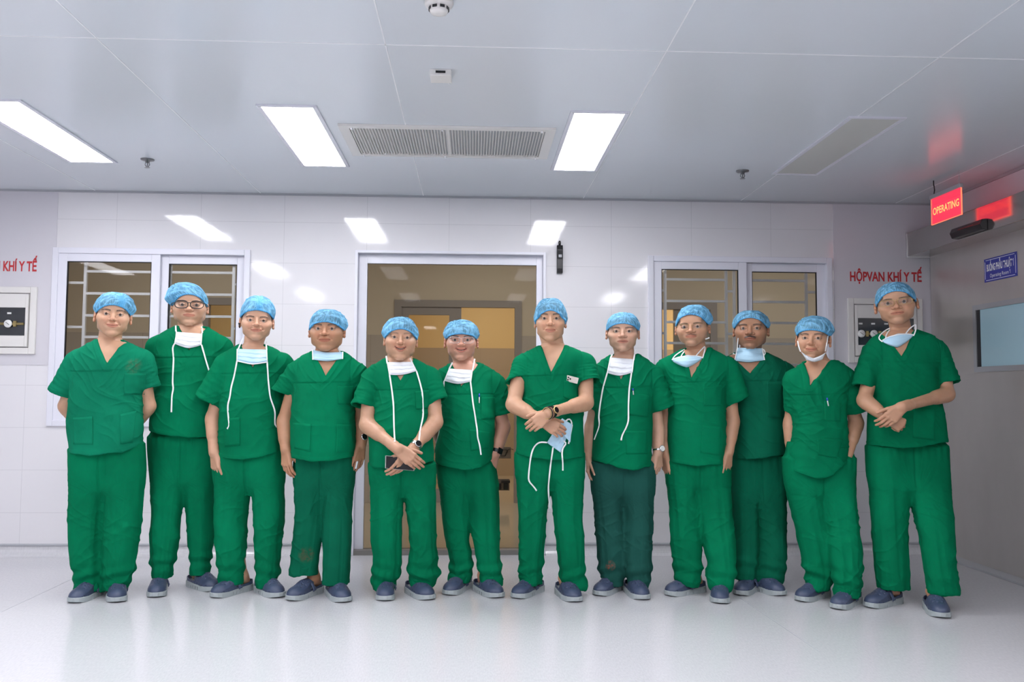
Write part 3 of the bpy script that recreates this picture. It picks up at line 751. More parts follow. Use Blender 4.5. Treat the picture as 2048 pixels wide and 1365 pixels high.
# ------------------------------------------------------------------ materials of the people
def tint_mat(name, rough=.5, sss=0.0, spec=.4):
    m = mat(name, (1, 1, 1), rough, spec=spec); n, l, b = nodes(m)
    a = n.new('ShaderNodeAttribute'); a.attribute_name = 'tint'; l.new(a.outputs['Color'], b.inputs['Base Color'])
    if sss:
        b.inputs['Subsurface Weight'].default_value = sss; b.inputs['Subsurface Radius'].default_value = (.012, .005, .003); b.inputs['Subsurface Scale'].default_value = .6
    return m
M_skin = tint_mat('skin', .46, .08); bump(M_skin, 300, .12, .0006)
M_eye = tint_mat('eye', .12)
M_teeth = mat('teeth', (.72, .68, .6), .25)
M_hair = mat('black hair', (.02, .017, .016), .55)
M_greyhair = mat('grey hair', (.16, .15, .15), .6)
def cloth_mat(name, c, fade=1.25):
    m = mat(name, c, .85, spec=.05)
    c2 = tuple(min(x*fade, 1) for x in c)
    colvar(m, tuple(x*.92 for x in c), c2, 3.2, (1, 1, 1), .35, .75, 5)
    n, l, b = nodes(m); 
    tc = n.new('ShaderNodeTexCoord')
    prev = None
    for sc, st, rot, dist, strg, seed_ in ((5.5, (1, 1, .45), .6, .014, .75, 0), (8, (1, 1, .4), -.7, .011, .75, 3), (16, (1, 1, .6), .3, .005, .8, 7)):
        mp = n.new('ShaderNodeMapping'); mp.inputs['Scale'].default_value = st; mp.inputs['Rotation'].default_value = (0, rot, 0); mp.inputs['Location'].default_value = (seed_, 0, 0)
        nz = n.new('ShaderNodeTexNoise'); nz.noise_type = 'RIDGED_MULTIFRACTAL'; nz.inputs['Scale'].default_value = sc; nz.inputs['Detail'].default_value = 2.5; nz.inputs['Distortion'].default_value = .5
        bp = n.new('ShaderNodeBump'); bp.inputs['Strength'].default_value = strg; bp.inputs['Distance'].default_value = dist
        l.new(tc.outputs['Object'], mp.inputs[0]); l.new(mp.outputs[0], nz.inputs['Vector']); l.new(nz.outputs[0], bp.inputs['Height'])
        if prev: l.new(prev.outputs[0], bp.inputs['Normal'])
        prev = bp
    for sc, st, dist, strg, dt in ((26, (1, 1, .55), .004, .55, 3), (70, (1, 1, 1), .0015, .35, 3), (900, (1, 1, 1), .0003, .25, 1)):
        mp = n.new('ShaderNodeMapping'); mp.inputs['Scale'].default_value = st
        nz = n.new('ShaderNodeTexNoise'); nz.inputs['Scale'].default_value = sc; nz.inputs['Detail'].default_value = dt; nz.inputs['Distortion'].default_value = .8 if sc < 100 else 0
        bp = n.new('ShaderNodeBump'); bp.inputs['Strength'].default_value = strg; bp.inputs['Distance'].default_value = dist
        l.new(tc.outputs['Object'], mp.inputs[0]); l.new(mp.outputs[0], nz.inputs['Vector']); l.new(nz.outputs[0], bp.inputs['Height'])
        if prev: l.new(prev.outputs[0], bp.inputs['Normal'])
        prev = bp
    l.new(prev.outputs[0], b.inputs['Normal'])
    return m
M_green = cloth_mat('green scrub cotton', (.001, .146, .062))
M_green2 = cloth_mat('washed green scrub cotton', (.004, .168, .086))
M_green3 = cloth_mat('faded green scrub cotton', (.003, .108, .056))
M_teal = cloth_mat('faded teal scrub cotton', (.014, .078, .062))
M_stain = mat('rust stain', (.18, .08, .05), .8)
def cap_mat():
    m = bpy.data.materials.new('blue bouffant cap fabric'); m.use_nodes = True; n = m.node_tree.nodes; l = m.node_tree.links
    for x in list(n): n.remove(x)
    o = n.new('ShaderNodeOutputMaterial'); p = n.new('ShaderNodeBsdfPrincipled'); p.inputs['Roughness'].default_value = .7
    t = n.new('ShaderNodeBsdfTransparent'); t.inputs[0].default_value = (.75, .9, 1, 1); tl = n.new('ShaderNodeBsdfTranslucent'); tl.inputs[0].default_value = (.16, .52, .82, 1)
    at_ = n.new('ShaderNodeAttribute'); at_.attribute_name = 'tint'
    sp = n.new('ShaderNodeSeparateColor'); l.new(at_.outputs['Color'], sp.inputs[0])
    tc = n.new('ShaderNodeTexCoord'); nz = n.new('ShaderNodeTexNoise'); nz.inputs['Scale'].default_value = 45; nz.inputs['Detail'].default_value = 5; nz.inputs['Distortion'].default_value = 1.5
    l.new(tc.outputs['Object'], nz.inputs['Vector'])
    cr = n.new('ShaderNodeValToRGB'); cr.color_ramp.elements[0].position = .2; cr.color_ramp.elements[1].position = .85
    cr.color_ramp.elements[0].color = (.14, .40, .62, 1); cr.color_ramp.elements[1].color = (.30, .68, .95, 1); l.new(sp.outputs[1], cr.inputs[0])
    mc = n.new('ShaderNodeMix'); mc.data_type = 'RGBA'; mc.inputs['B'].default_value = (.10, .46, .82, 1)
    l.new(sp.outputs[0], mc.inputs['Factor']); l.new(cr.outputs[0], mc.inputs['A']); l.new(mc.outputs['Result'], p.inputs['Base Color'])
    bp = n.new('ShaderNodeBump'); bp.inputs['Strength'].default_value = .8; bp.inputs['Distance'].default_value = .004; l.new(nz.outputs[0], bp.inputs['Height']); l.new(bp.outputs[0], p.inputs['Normal'])
    m1 = n.new('ShaderNodeMixShader'); m1.inputs[0].default_value = .3; l.new(p.outputs[0], m1.inputs[1]); l.new(tl.outputs[0], m1.inputs[2])
    mt = n.new('ShaderNodeMath'); mt.operation = 'SUBTRACT'; mt.use_clamp = True; ma_ = n.new('ShaderNodeMath'); ma_.operation = 'MULTIPLY_ADD'; ma_.inputs[1].default_value = -.42; ma_.inputs[2].default_value = .50; l.new(sp.outputs[1], ma_.inputs[0]); l.new(ma_.outputs[0], mt.inputs[0]); l.new(sp.outputs[0], mt.inputs[1])
    m2 = n.new('ShaderNodeMixShader'); l.new(mt.outputs[0], m2.inputs[0]); l.new(m1.outputs[0], m2.inputs[1]); l.new(t.outputs[0], m2.inputs[2]); l.new(m2.outputs[0], o.inputs[0])
    return m
M_cap = cap_mat()
M_maskw = mat('white mask fabric', (.70, .73, .77), .8, spec=.2); bump(M_maskw, 400, .2, .0005)
M_maskb = mat('pale blue mask fabric', (.45, .68, .83), .7); bump(M_maskb, 400, .2, .0005)
M_tie = mat('white tie ribbon', (.84, .86, .86), .7)
M_navy = mat('navy clog foam', (.050, .068, .125), .42); bump(M_navy, 500, .15, .0004)
M_sole = mat('grey clog sole', (.36, .40, .41), .5)
M_gold = mat('gold metal', (.6, .42, .18), .3, metal=.9)
M_silver = mat('silver steel', (.62, .62, .62), .22, metal=.95)
M_beads = mat('dark wooden beads', (.03, .018, .014), .35)
M_blueplastic = mat('blue pen plastic', (.02, .08, .55), .3)
M_phoneback = mat('pale phone back', (.62, .58, .52), .3)
M_screen = mat('dark phone screen', (.008, .008, .010), .08)

K0 = 1.0
# ------------------------------------------------------------------ the clog, sculpted once and worn by all
def make_clog():
    Rw = lambda y: np.interp(y, [0, .012, .035, .075, .11, .16, .21, .25, .275, .29], [.012, .034, .047, .053, .052, .044, .041, .039, .03, .012])
    def outline(X, Y, pad=0.0):
        w_ = Rw(np.clip(Y, 0, .29))+pad
        return np.maximum(np.abs(X+.010*np.sin((Y-.05)*9))-w_, np.maximum(-Y-pad, Y-.29-pad))*.8
    G = Grid((-.075, -.02, -.01), (.075, .31, .13), .0024)
    lift = lambda Y: np.interp(Y, [0, .05, .1, .29], [.011, .002, 0, 0])
    G.apply(lambda X, Y, Z: np.maximum(outline(X, Y), np.maximum(lift(Y)-Z, Z-(np.interp(Y, [0, .08, .16, .29], [.030, .026, .030, .036])))).astype(np.float32)-.002, (-.07, -.01, 0), (.07, .3, .045))
    for sx in (-1, 1):
        for i in range(6):
            y = .115+.029*i
            G.ball((sx*(float(Rw(y))+.001), y, .010), (.012, .0048, .0135), .001, 'sub')
    for sx in (-1, 1): G.ball((sx*.018, -.004, .014), (.0025, .006, .012), .001, 'sub')
    sole = G.mesh()
    G = Grid((-.075, -.02, .01), (.075, .31, .15), .0024)
    G.ball((0, .082, .030), (.0535, .080, .046)); G.ball((.0, .125, .042), (.047, .058, .056), .02); G.cap((0, .15, .05), (0, .175, .055), .044, .04, .02)
    G.apply(lambda X, Y, Z: np.maximum(outline(X, Y, -.002), .022-Z).astype(np.float32), (-.07, -.01, .0), (.07, .3, .14), 0, 'and')
    G.ball((0, .245, .125), (.085, .088, .083), .008, 'sub')                      # opening for the foot
    G.ball((0, .16, .045), (.036, .095, .030), 0, 'sub'); G.ball((0, .20, .06), (.034, .07, .035), .004, 'sub')
    # low heel wall
    W = Grid((-.075, .13, .01), (.075, .31, .08), .0024)
    W.apply(lambda X, Y, Z: np.maximum(outline(X, Y, -.002), np.maximum(.022-Z, Z-np.interp(Y, [.13, .2, .26, .29], [.045, .045, .056, .062]))).astype(np.float32), (-.07, .13, 0), (.07, .3, .07))
    W.apply(lambda X, Y, Z: (outline(X, Y, -.008)).astype(np.float32), (-.07, .1, .0), (.07, .3, .08), 0, 'sub')
    hole = [(-.030, .075), (-.012, .062), (.010, .062), (.028, .072), (-.034, .105), (-.020, .090), (0, .085), (.02, .09), (.034, .10), (-.012, .108), (.012, .108), (-.028, .128), (0, .128), (.028, .126)]
    for x, y in hole:
        zz = .09
        G.apply(lambda X, Y, Z, x=x, y=y: (np.sqrt((X-x)**2+(Y-y)**2)-.0034).astype(np.float32)+0*Z, (x-.01, y-.01, .045), (x+.01, y+.01, .13), 0, 'sub')
    for sx in (-1, 1):
        for y in (.045, .075, .1): G.ball((sx*float(Rw(y)), y, .032), (.007, .007, .004), 0, 'sub')
    V1, Q1 = G.mesh(); V2, Q2 = W.mesh()
    upper = join([(relax(V1, Q1, 1, .4), Q1), (V2, Q2)])
    # strap folded forward over the instep
    mb = MB(); pts = []
    for t in np.linspace(-1.62, 1.62, 25):
        pts.append(np.array([.0490*math.sin(t), .160-.014*math.cos(t), .036+.0585*max(math.cos(t), -.1)]))
    n0 = len(mb.v); rib = []
    V = []; 
    for p, t in zip(pts, np.linspace(-1.62, 1.62, 25)):
        up = np.array([.0, .9, .45]); up /= np.linalg.norm(up); out = np.array([math.sin(t), -.2, math.cos(t)]); out /= np.linalg.norm(out)
        for a, b_ in ((-1, 0), (-.8, 1), (.8, 1), (1, 0), (.8, -1), (-.8, -1)): V.append(p+up*a*.0100+out*b_*.0030)
    m = 6; Fc = [(i*m+k, (i+1)*m+k, (i+1)*m+(k+1) % m, i*m+(k+1) % m) for i in range(24) for k in range(m)]
    Fc += [tuple(range(m)), tuple(24*m+k for k in range(m-1, -1, -1))]
    mb.add(V, Fc)
    for sx in (-1, 1): mb.lathe([(.0075, 0), (.0075, .003), (.004, .0045)], (sx*.049, .167, .041), axis=(sx, 0, .1), n=14)
    return sole, upper, mb

# ------------------------------------------------------------------ hands
def hand(G, w, d, t, side, curl=(.35, .5, .35), s=1.0, thumb=(.80, .42, .40), spread=.05, curls=None, thumb_bend=.25):
    d = unit(d); t = np.array(t, float); t = unit(t-d*(t@d)); n = np.cross(d, t)*(-1 if side == 'R' else 1)
    offs = [.030, .010, -.010, -.028]; lens = [(.042, .026, .020), (.046, .029, .021), (.043, .027, .020), (.034, .021, .018)]; kn = [.090, .094, .089, .080]
    for i in range(4):
        a = w+d*.004*s+t*offs[i]*.55*s; b = w+d*kn[i]*s+t*offs[i]*s
        G.cap(a, b, .0135*s, .0115*s, .012)
    G.ball(w+d*.045*s+n*.006*s, (.03*s, .03*s, .03*s), .01) if False else None
    G.cap(w+d*.012*s+t*.016*s+n*.005*s, w+d*.06*s+t*.027*s+n*.008*s, .014*s, .013*s, .014)
    G.cap(w+d*.02*s-t*.016*s+n*.006*s, w+d*.07*s-t*.02*s+n*.006*s, .011*s, .011*s, .012)
    for i in range(4):
        p = w+d*kn[i]*s+t*offs[i]*s; ang = 0; dd = unit(d+t*spread*(1.5-i)*.6)
        cc = curls[i] if curls else curl; r = .0092 if i < 3 else .0080
        for j in range(3):
            ang += cc[j]; e = unit(dd*math.cos(ang)+n*math.sin(ang)); q = p+e*lens[i][j]*s
            G.cap(p, q, (r-.0008*j)*s, (r-.0008*(j+1))*s, .0035 if j == 0 else .002)
            if j == 0: G.ball(p-n*.001*s, .0098*s, .004)
            p = q
    p = w+d*.026*s+t*.024*s+n*.006*s; e = unit(d*thumb[0]+t*thumb[1]+n*thumb[2]); lens_t = (.040, .032, .026); rt = (.0125, .0108, .0102, .0082)
    for j in range(3):
        q = p+e*lens_t[j]*s; G.cap(p, q, rt[j]*s, rt[j+1]*s, .006 if j == 0 else .002); p = q; e = unit(e+d*thumb_bend+n*.08)
def arm_chain(G, sh, el, wr, fat=1.0):
    G.cap(sh, el, .044*fat, .039*fat, .02); e = unit(wr-el); L = np.linalg.norm(wr-el)
    G.cap(el, wr, .0385*fat, .0265*max(.95, fat*.92), .02)
    G.cap(el+e*.03, el+e*.11, .041*fat, .036*fat, .02)
    G.cap(wr-e*.05, wr+e*.012, .0275, .0260, .015)

# ------------------------------------------------------------------ one figure: numbers first (threads), objects afterwards
def head_frame(P):
    # P['eye'] eyes, P['chin'], P['cheek'] (left,right px) -> frame in the room
    Yt = P['Y']+P.get('hdy', 0)
    e = at(*P['eye'], Y=Yt-.105); k = np.linalg.norm(e-CAMP)/np.linalg.norm(ray(*P['eye']))/F_PX
    az = math.atan2(-e[0], e[1])                        # turn that faces the camera
    yaw = az+math.radians(P.get('yaw', 0)); roll = math.radians(P.get('roll', 0)); pit = math.radians(P.get('pitch', 0))
    Rz = np.array([[math.cos(yaw), -math.sin(yaw), 0], [math.sin(yaw), math.cos(yaw), 0], [0, 0, 1]])
    Ry = np.array([[math.cos(roll), 0, math.sin(roll)], [0, 1, 0], [-math.sin(roll), 0, math.cos(roll)]])
    Rx = np.array([[1, 0, 0], [0, math.cos(pit), -math.sin(pit)], [0, math.sin(pit), math.cos(pit)]])
    R = Rz@Ry@Rx
    sz = abs(P['chin'][1]-P['eye'][1])*k/.112; sx = (P['cheek'][1]-P['cheek'][0])*k/.143; sy = .5*(sz+sx)
    o = e+R@np.array([0, .078*sy, 0])
    return R, o, np.array([sx, sy, sz]), k, e
def sculpt_head(P, G, H, TB, body_tab, neckpts):
    R, o, S, k, e = H
    B_ = lambda c, r, kk=0, op='add': G.ball(np.array(c)*S, np.array(r if hasattr(r, '__len__') else [r]*3)*S, kk, op, R, o)
    C_ = lambda a, b, ra, rb=None, kk=0, op='add': G.cap(np.array(a)*S, np.array(b)*S, ra*S[0], (rb or ra)*S[0], kk, op, R, o)
    # neck and upper chest
    nb, nt = neckpts
    G.stack(body_tab, 0, ex=2.3, inset=.012)
    nt = nt+R@np.array([0, .012, 0]); G.cap(nb, nt, P.get('neck', .060)*1.02, P.get('neck', .060)*.90, .035)
    for s in (-1, 1): G.cap(nt+np.array([s*.045, -.005, -.01]), nb+np.array([s*.012, -.05, -.03]), .014, .012, .03)
    jaw = P.get('jaw', 0)
    B_((0, .018, .022), (.0745, .092, .080), .006); B_((0, -.020, -.024), (.0660+jaw*.4, .064, .084), .02)
    for s in (-1, 1):
        C_((s*(.044+jaw), .000, -.066), (s*.010, -.060, -.099), .0185, .0155, .012)
        C_((s*(.0505+jaw), .006, -.02), (s*(.0455+jaw), .002, -.062), .0215, .0185, .014)
    sm = P.get('smile', 0)
    for s in (-1, 1):
        B_((s*.036, -.058, -.032+.004*sm), (.025+.002*sm, .024+.004*sm, .024), .018)
        B_((s*.028, -.0735, .016), (.024, .010, .0080), .014)
        B_((s*.058, -.035, -.022), (.016, .026, .022), .02); B_((s*.040, -.036, -.056), (.022, .028, .026), .02)
    B_((0, -.066, .050), (.052, .022, .030), .03)
    for s in (-1, 1): B_((s*.0315, -.1015, -.001), (.0185, .0205, .0125), .012, 'sub')
    B_((0, -.068, -.063), (.032, .027, .027), .02)
    B_((0, -.068, -.099), (.020, .0195, .0145), .012)
    # nose
    C_((0, -.080, .006), (0, -.0970, -.0250), .0062, .0095, .010); B_((0, -.1015, -.0290), (.0122, .0120, .0100), .006)
    for s in (-1, 1):
        B_((s*.0148, -.0915, -.0325), (.0085, .0100, .0080), .005); B_((s*.0068, -.0975, -.0390), (.0036, .0045, .0028), .002, 'sub')
    # mouth, in a bent frame so the corners rise in a smile
    op = P.get('open', 0)
    def lips(c, r, kk, opn):
        c = np.array(c)*S; rr = np.array(r)*S
        def fn(X, Y, Z):
            X, Y, Z = X-o[0], Y-o[1], Z-o[2]
            x = R[0, 0]*X+R[1, 0]*Y+R[2, 0]*Z; y = R[0, 1]*X+R[1, 1]*Y+R[2, 1]*Z; z = R[0, 2]*X+R[1, 2]*Y+R[2, 2]*Z
            z = z-(sm*16.0+1.0)*x*x; y = y-9.0*x*x
            u = [(x-c[0])/rr[0], (y-c[1])/rr[1], (z-c[2])/rr[2]]
            k0 = np.sqrt(u[0]**2+u[1]**2+u[2]**2); k1 = np.sqrt((u[0]/rr[0])**2+(u[1]/rr[1])**2+(u[2]/rr[2])**2)+1e-6
            return (k0*(k0-1)/k1).astype(np.float32)
        cw = R@c+o; G.apply(fn, cw-.04, cw+.04, kk, opn)
    wd = 1+.10*sm; zm = -.0615
    lips((0, -.0885, zm+.0045+op*.4), (.0262*wd, .0085, .0038), .005, 'add')
    lips((0, -.0875, zm-.0055-op*.6), (.0225*wd, .0085, .0050), .005, 'add')
    lips((0, -.0965, zm), (.0245*wd, .0085+1.6*op, .0004+op), .0012, 'sub')
    if sm > 0:
        for s in (-1, 1): C_((s*.019, -.0900, -.036), (s*.033, -.078, -.056), .0034+.0012*sm, .0026+.001*sm, .009, 'sub')
    # lids and eye opening
    ey = P.get('eyeopen', 1.0)
    for s in (-1, 1):
        B_((s*.0315, -.0718, -.0005), (.0155, .0135, .0120), .006)
        def fn(X, Y, Z, s=s):
            X, Y, Z = X-o[0], Y-o[1], Z-o[2]
            x = (R[0, 0]*X+R[1, 0]*Y+R[2, 0]*Z)/S[0]; y = (R[0, 1]*X+R[1, 1]*Y+R[2, 1]*Z)/S[1]; z = (R[0, 2]*X+R[1, 2]*Y+R[2, 2]*Z)/S[2]
            x = x-s*.0315; z = z+.0022-s*x*.13+x*x*8
            u = [x/.0145, (y+.088)/.0120, z/(.0022*ey)]
            k0 = np.sqrt(u[0]**2+u[1]**2+u[2]**2); return ((k0-1)*.0022*ey).astype(np.float32)
        cw = R@(np.array([s*.0315, -.088, 0])*S)+o; G.apply(fn, cw-.022, cw+.022, .0012, 'sub')
        # ears
        j = P.get('ear', 0)
        B_((s*(.0800+j), .012, -.012), (.0075, .0175, .030), .006); B_((s*(.086+j), .004, -.010), (.0045, .0100, .0185), .003, 'sub'); B_((s*(.0815+j), .004, -.036), (.0065, .009, .009), .004)
        B_((s*(.081+j), -.006, -.014), (.005, .005, .007), .004)
def tint_head(P, V, H):
    R, o, S, k, e = H
    q = ((V-o)@R)/S; x, y, z = q[:, 0], q[:, 1], q[:, 2]; ax = np.abs(x)
    base = np.array(P.get('skin', (.60, .36, .245)))
    C = np.tile(base, (len(V), 1))
    C *= (1+.05*noise(V*30, 5))[:, None]
    def mix(c, f): nonlocal C; f = np.clip(f, 0, 1)[:, None]; C = C*(1-f)+np.array(c)*f
    head = (z > -.115)
    # redder cheeks, nose and ears
    mix(base*np.array([1.02, .80, .76]), .5*np.exp(-(((ax-.036)/.018)**2+((z+.034)/.016)**2))*(y < 0)*head)
    mix(base*np.array([1.0, .76, .72]), .5*np.exp(-((x/.016)**2+((z+.030)/.014)**2))*(y < -.06)*head)
    mix(base*np.array([.95, .72, .68]), .5*(ax > .079)*head)
    # stubble shadow is hair colour, it stays with the skin
    if P.get('stubble', 0): mix(base*np.array([.62, .62, .68]), P['stubble']*sstep(-.038, -.053, z)*head*sstep(.03, -.03, y)*(1-np.exp(-((x/.02)**2+((z+.062)/.009)**2))))
    sm = P.get('smile', 0); zz = z-(sm*16+1)*x*x*S[0]; wd = .0262*(1+.10*sm)
    f = sstep(1.12, .92, np.sqrt((x/wd)**2+((zz+.0620)/(.0100+P.get('open', 0)))**2))*(y < -.07)
    mix(base*np.array([.80, .50, .50]), f*.85*head)
    f = np.exp(-((zz+.0615)/(.0012+P.get('open', 0)))**2)*(ax < wd)*(y < -.07)*head; mix(base*np.array([.22, .10, .10]), f*.9)
    # brows
    bz = .0150+.0042*np.sin((ax-.012)/.045*math.pi)
    f = sstep(.0060, .0024, np.abs(z-bz)*(1+.3*sstep(.03, .055, ax)))*sstep(.010, .016, ax)*sstep(.058, .048, ax)*(y < -.03)
    mix((.035, .026, .022), f*P.get('brow', .8)*(1+.25*noise(V*220, 2)))
    # lash line
    f = np.zeros(len(V))
    for s in (-1, 1):
        xx = x-s*.0315; zl = z+.0022-s*xx*.13+xx*xx*8; rr = np.sqrt((xx/.0152)**2+(zl/(.0035*P.get('eyeopen', 1)))**2)
        f = np.maximum(f, np.exp(-((rr-1.0)/.22)**2)*sstep(-.002, .001, zl)*(y < -.06))
    mix((.045, .03, .025), f*.85)
    if P.get('moustache'):
        zc = -.0475-.9*P['moustache']*ax+.0012*np.exp(-(ax/.003)**2); f = sstep(.0056, .0022, np.abs(z-zc)*(1+ax*9)*P.get('mth', 1))*sstep(.031, .022, ax)*(y < -.06); mix((.05, .037, .032), f*P.get('mden', .85)*(1+.45*noise(V*240, 9)))
    return np.clip(C, 0, 1)
def cap_mesh(P, H, pts):
    R, o, S, k, e = H
    q = (pts-o)@R; q = q[(q[:, 2] > -.05) & (q[:, 2] < .15) & ~((np.abs(q[:, 0]) > .074*S[0]) & (q[:, 2] < .03*S[2]) & (q[:, 1] < .04))]
    HC_ = (0.0, .015*S[1]); HR_ = np.zeros((72, 50))
    ti = ((np.arctan2(q[:, 1]-HC_[1], q[:, 0]-HC_[0])+math.pi)/(2*math.pi)*72).astype(int) % 72; zi = np.clip(((q[:, 2]+.05)/.2*50).astype(int), 0, 49)
    np.maximum.at(HR_, (ti, zi), np.hypot(q[:, 0]-HC_[0], q[:, 1]-HC_[1]))
    HR_ = np.maximum.reduce([HR_, np.roll(HR_, 1, 0), np.roll(HR_, -1, 0), np.roll(HR_, 1, 1)*(np.arange(50) > 0), np.roll(HR_, -1, 1)*(np.arange(50) < 49)])
    for _ in range(2): HR_ = (np.roll(HR_, 1, 0)+2*HR_+np.roll(HR_, -1, 0))/4
    c = P['cap']; ex, ez = P['eye']                     # cap: top, left, right, front, side (pixels)
    zt = (ez-c['top'])*k; xl = (c['l']-ex)*k; xr = (c['r']-ex)*k; zf = (ez-c['front'])*k; zs = (ez-c['side'])*k
    rs = np.random.RandomState(P['seed']); nt, nu = 340, 72
    th = np.linspace(0, 2*math.pi, nt, endpoint=False); ct, st = np.cos(th), np.sin(th)   # th=0 -> +x, -pi/2 -> front (-y)
    cx = (xl+xr)/2; Rx = (xr-xl)/2; Ry = .104*S[1]+.012; cy = .018*S[1]
    front = np.clip(-st, 0, 1); back = np.clip(st, 0, 1)
    zb = zs+(zf-zs)*front**1.9-.010*back
    rbx, rby = .0790*S[0]+.003, .1085*S[1]
    V = []; col = []
    nz1 = noise(np.stack([ct*2.3, st*2.3, np.zeros(nt)], 1), P['seed']); nz2 = noise(np.stack([ct*5, st*5, np.ones(nt)], 1), P['seed']+3)
    gath = np.sin(th*58+3*nz1+2*nz2)
    lean = P['cap'].get('lean', 0); kn0 = P['cap'].get('knot', rs.uniform(-.8, .8))
    def pattern(th, v):          # folds that run from the gathered edge up over the crown
        r_ = math.cos(v*math.pi/2); X_ = r_*np.cos(th); Y_ = r_*np.sin(th)
        kx, ky = math.cos(kn0-math.pi/2)*.92, math.sin(kn0-math.pi/2)*.92
        an_ = np.arctan2(Y_-ky, X_-kx); d_ = np.hypot(X_-kx, Y_-ky)
        a1 = 1-np.abs(noise(np.stack([np.cos(an_)*5, np.sin(an_)*5, d_*1.1], 1), P['seed']+9))
        a2 = 1-np.abs(noise(np.stack([np.cos(th)*9, np.sin(th)*9, 0*th+v*2.0], 1), P['seed']+12))
        return np.clip(.6*a1**5*1.3+.55*a2**5*(1-v), 0, 1)
    for i in range(nu):
        u = i/(nu-1); 
        if i < 3: rr = [0.955, .985, 1.0][i]; prof = 0; zz = zb+[.003, -.001, .001][i]*1.0
        else:
            v = (u-.04)/.96; v = max(v, 0)
            zz = zb+(zt-zb)*(np.sin(v*math.pi/2)**1.05)
        v = max((u-.04)/.96, 0); puff = sstep(0, .22, v); dome = max(math.cos(v*math.pi/2), 0)**.72
        bx = rbx*(1-puff)+Rx*dome*puff; by = rby*(1-puff)+Ry*dome*puff
        frontpuff = 1-.10*front*puff
        if i < 3: bx, by = rbx*rr, rby*rr
        amp = (.0022*np.exp(-((v-.05)/.05)**2)+.0006*(1-v)**1.5)*(i >= 2)
        lump = .006*nz1*math.sin(v*math.pi)+.003*nz2*math.sin(v*math.pi)
        f = puff
        x = (cx*f+0*(1-f))+lean*v*.03+ct*(bx*frontpuff+amp*gath+lump); y = cy+st*(by+amp*gath+lump)
        # irregular crinkles over the dome
        Q = np.stack([x, y, zz+0*x], 1); w_ = noise(Q*28, P['seed']+5); w2 = noise(Q*60, P['seed']+6)
        pat = pattern(th, v); dsp = (.0024*(1-np.abs(w_))**3+.0010*w2+.0034*pat)*min(1, v*5)
        x = x+ct*dsp; y = y+st*dsp; zc = zz+dsp*v
        if i > 0:                                       # the fabric always lies outside the head
            a_ = np.arctan2(y-HC_[1], x-HC_[0]); ti = ((a_+math.pi)/(2*math.pi)*72).astype(int) % 72; zi = np.clip(((zc+.05)/.2*50).astype(int), 0, 49)
            r_ = np.hypot(x-HC_[0], y-HC_[1]); need = HR_[ti, zi]+.0055; f_ = np.where(zc < .105*S[2], np.maximum(1, need/np.maximum(r_, 1e-4)), 1)
            f_ = np.convolve(np.concatenate([f_[-5:], f_, f_[:5]]), np.ones(11)/11, 'valid')*1.0; f_ = np.maximum(f_, np.where(zc < .105*S[2], need/np.maximum(r_, 1e-4), 1))
            x = HC_[0]+(x-HC_[0])*f_; y = HC_[1]+(y-HC_[1])*f_
        V.append(np.stack([x, y, zc], 1))
        band = math.exp(-((v)/.055)**2) if i >= 3 else 1.0
        dens = np.clip(band+.25*(gath > .3)*(1-v)**2, 0, 1)
        if P['cap'].get('knot') is not None:
            kn = P['cap']['knot']; ang = np.abs((th+math.pi/2-kn+math.pi) % (2*math.pi)-math.pi)
            dens = np.clip(dens+np.exp(-(ang/(.10+.5*v))**2)*(1-v)*.8, 0, 1)
            pinch = np.exp(-(ang/.16)**2)*math.exp(-((v-.1)/.12)**2)*.002; V[-1][:, 0] -= ct*pinch; V[-1][:, 1] -= st*pinch
        pt = np.clip(.5+.9*(pattern(th, v)-.35)+.35*w2, 0, 1)
        col.append(np.stack([dens*np.ones(nt), pt, pt], 1))
    V = np.concatenate(V); col = np.concatenate(col)
    Q = []
    for i in range(nu-1):
        a = np.arange(nt); b = (a+1) % nt; Q.append(np.stack([i*nt+a, i*nt+b, (i+1)*nt+b, (i+1)*nt+a], 1))
    Q = np.concatenate(Q)
    roll = math.radians(P.get('roll', 0))
    return V@R.T+o+R@np.array([0, 0, 0]), Q, col

def stained(base, c, r, col, name, k=.65):
    m = base.copy(); m.name = name; n, l, b = nodes(m)
    src = b.inputs['Base Color'].links[0].from_socket
    tc = n.new('ShaderNodeTexCoord'); vm = n.new('ShaderNodeVectorMath'); vm.operation = 'DISTANCE'; vm.inputs[1].default_value = tuple(c); l.new(tc.outputs['Object'], vm.inputs[0])
    mr = n.new('ShaderNodeMapRange'); mr.inputs['From Min'].default_value = r*.55; mr.inputs['From Max'].default_value = r; mr.inputs['To Min'].default_value = 1; mr.inputs['To Max'].default_value = 0; l.new(vm.outputs['Value'], mr.inputs['Value'])
    nz = n.new('ShaderNodeTexNoise'); nz.inputs['Scale'].default_value = 55; nz.inputs['Detail'].default_value = 4; l.new(tc.outputs['Object'], nz.inputs['Vector'])
    m2 = n.new('ShaderNodeMapRange'); m2.inputs['From Min'].default_value = .42; m2.inputs['From Max'].default_value = .6; m2.inputs['To Min'].default_value = .05; m2.inputs['To Max'].default_value = k; l.new(nz.outputs[0], m2.inputs['Value'])
    mu = n.new('ShaderNodeMath'); mu.operation = 'MULTIPLY'; l.new(mr.outputs[0], mu.inputs[0]); l.new(m2.outputs[0], mu.inputs[1])
    mx = n.new('ShaderNodeMix'); mx.data_type = 'RGBA'; mx.inputs['B'].default_value = (*col, 1); l.new(src, mx.inputs['A']); l.new(mu.outputs[0], mx.inputs['Factor']); l.new(mx.outputs['Result'], b.inputs['Base Color'])
    return m
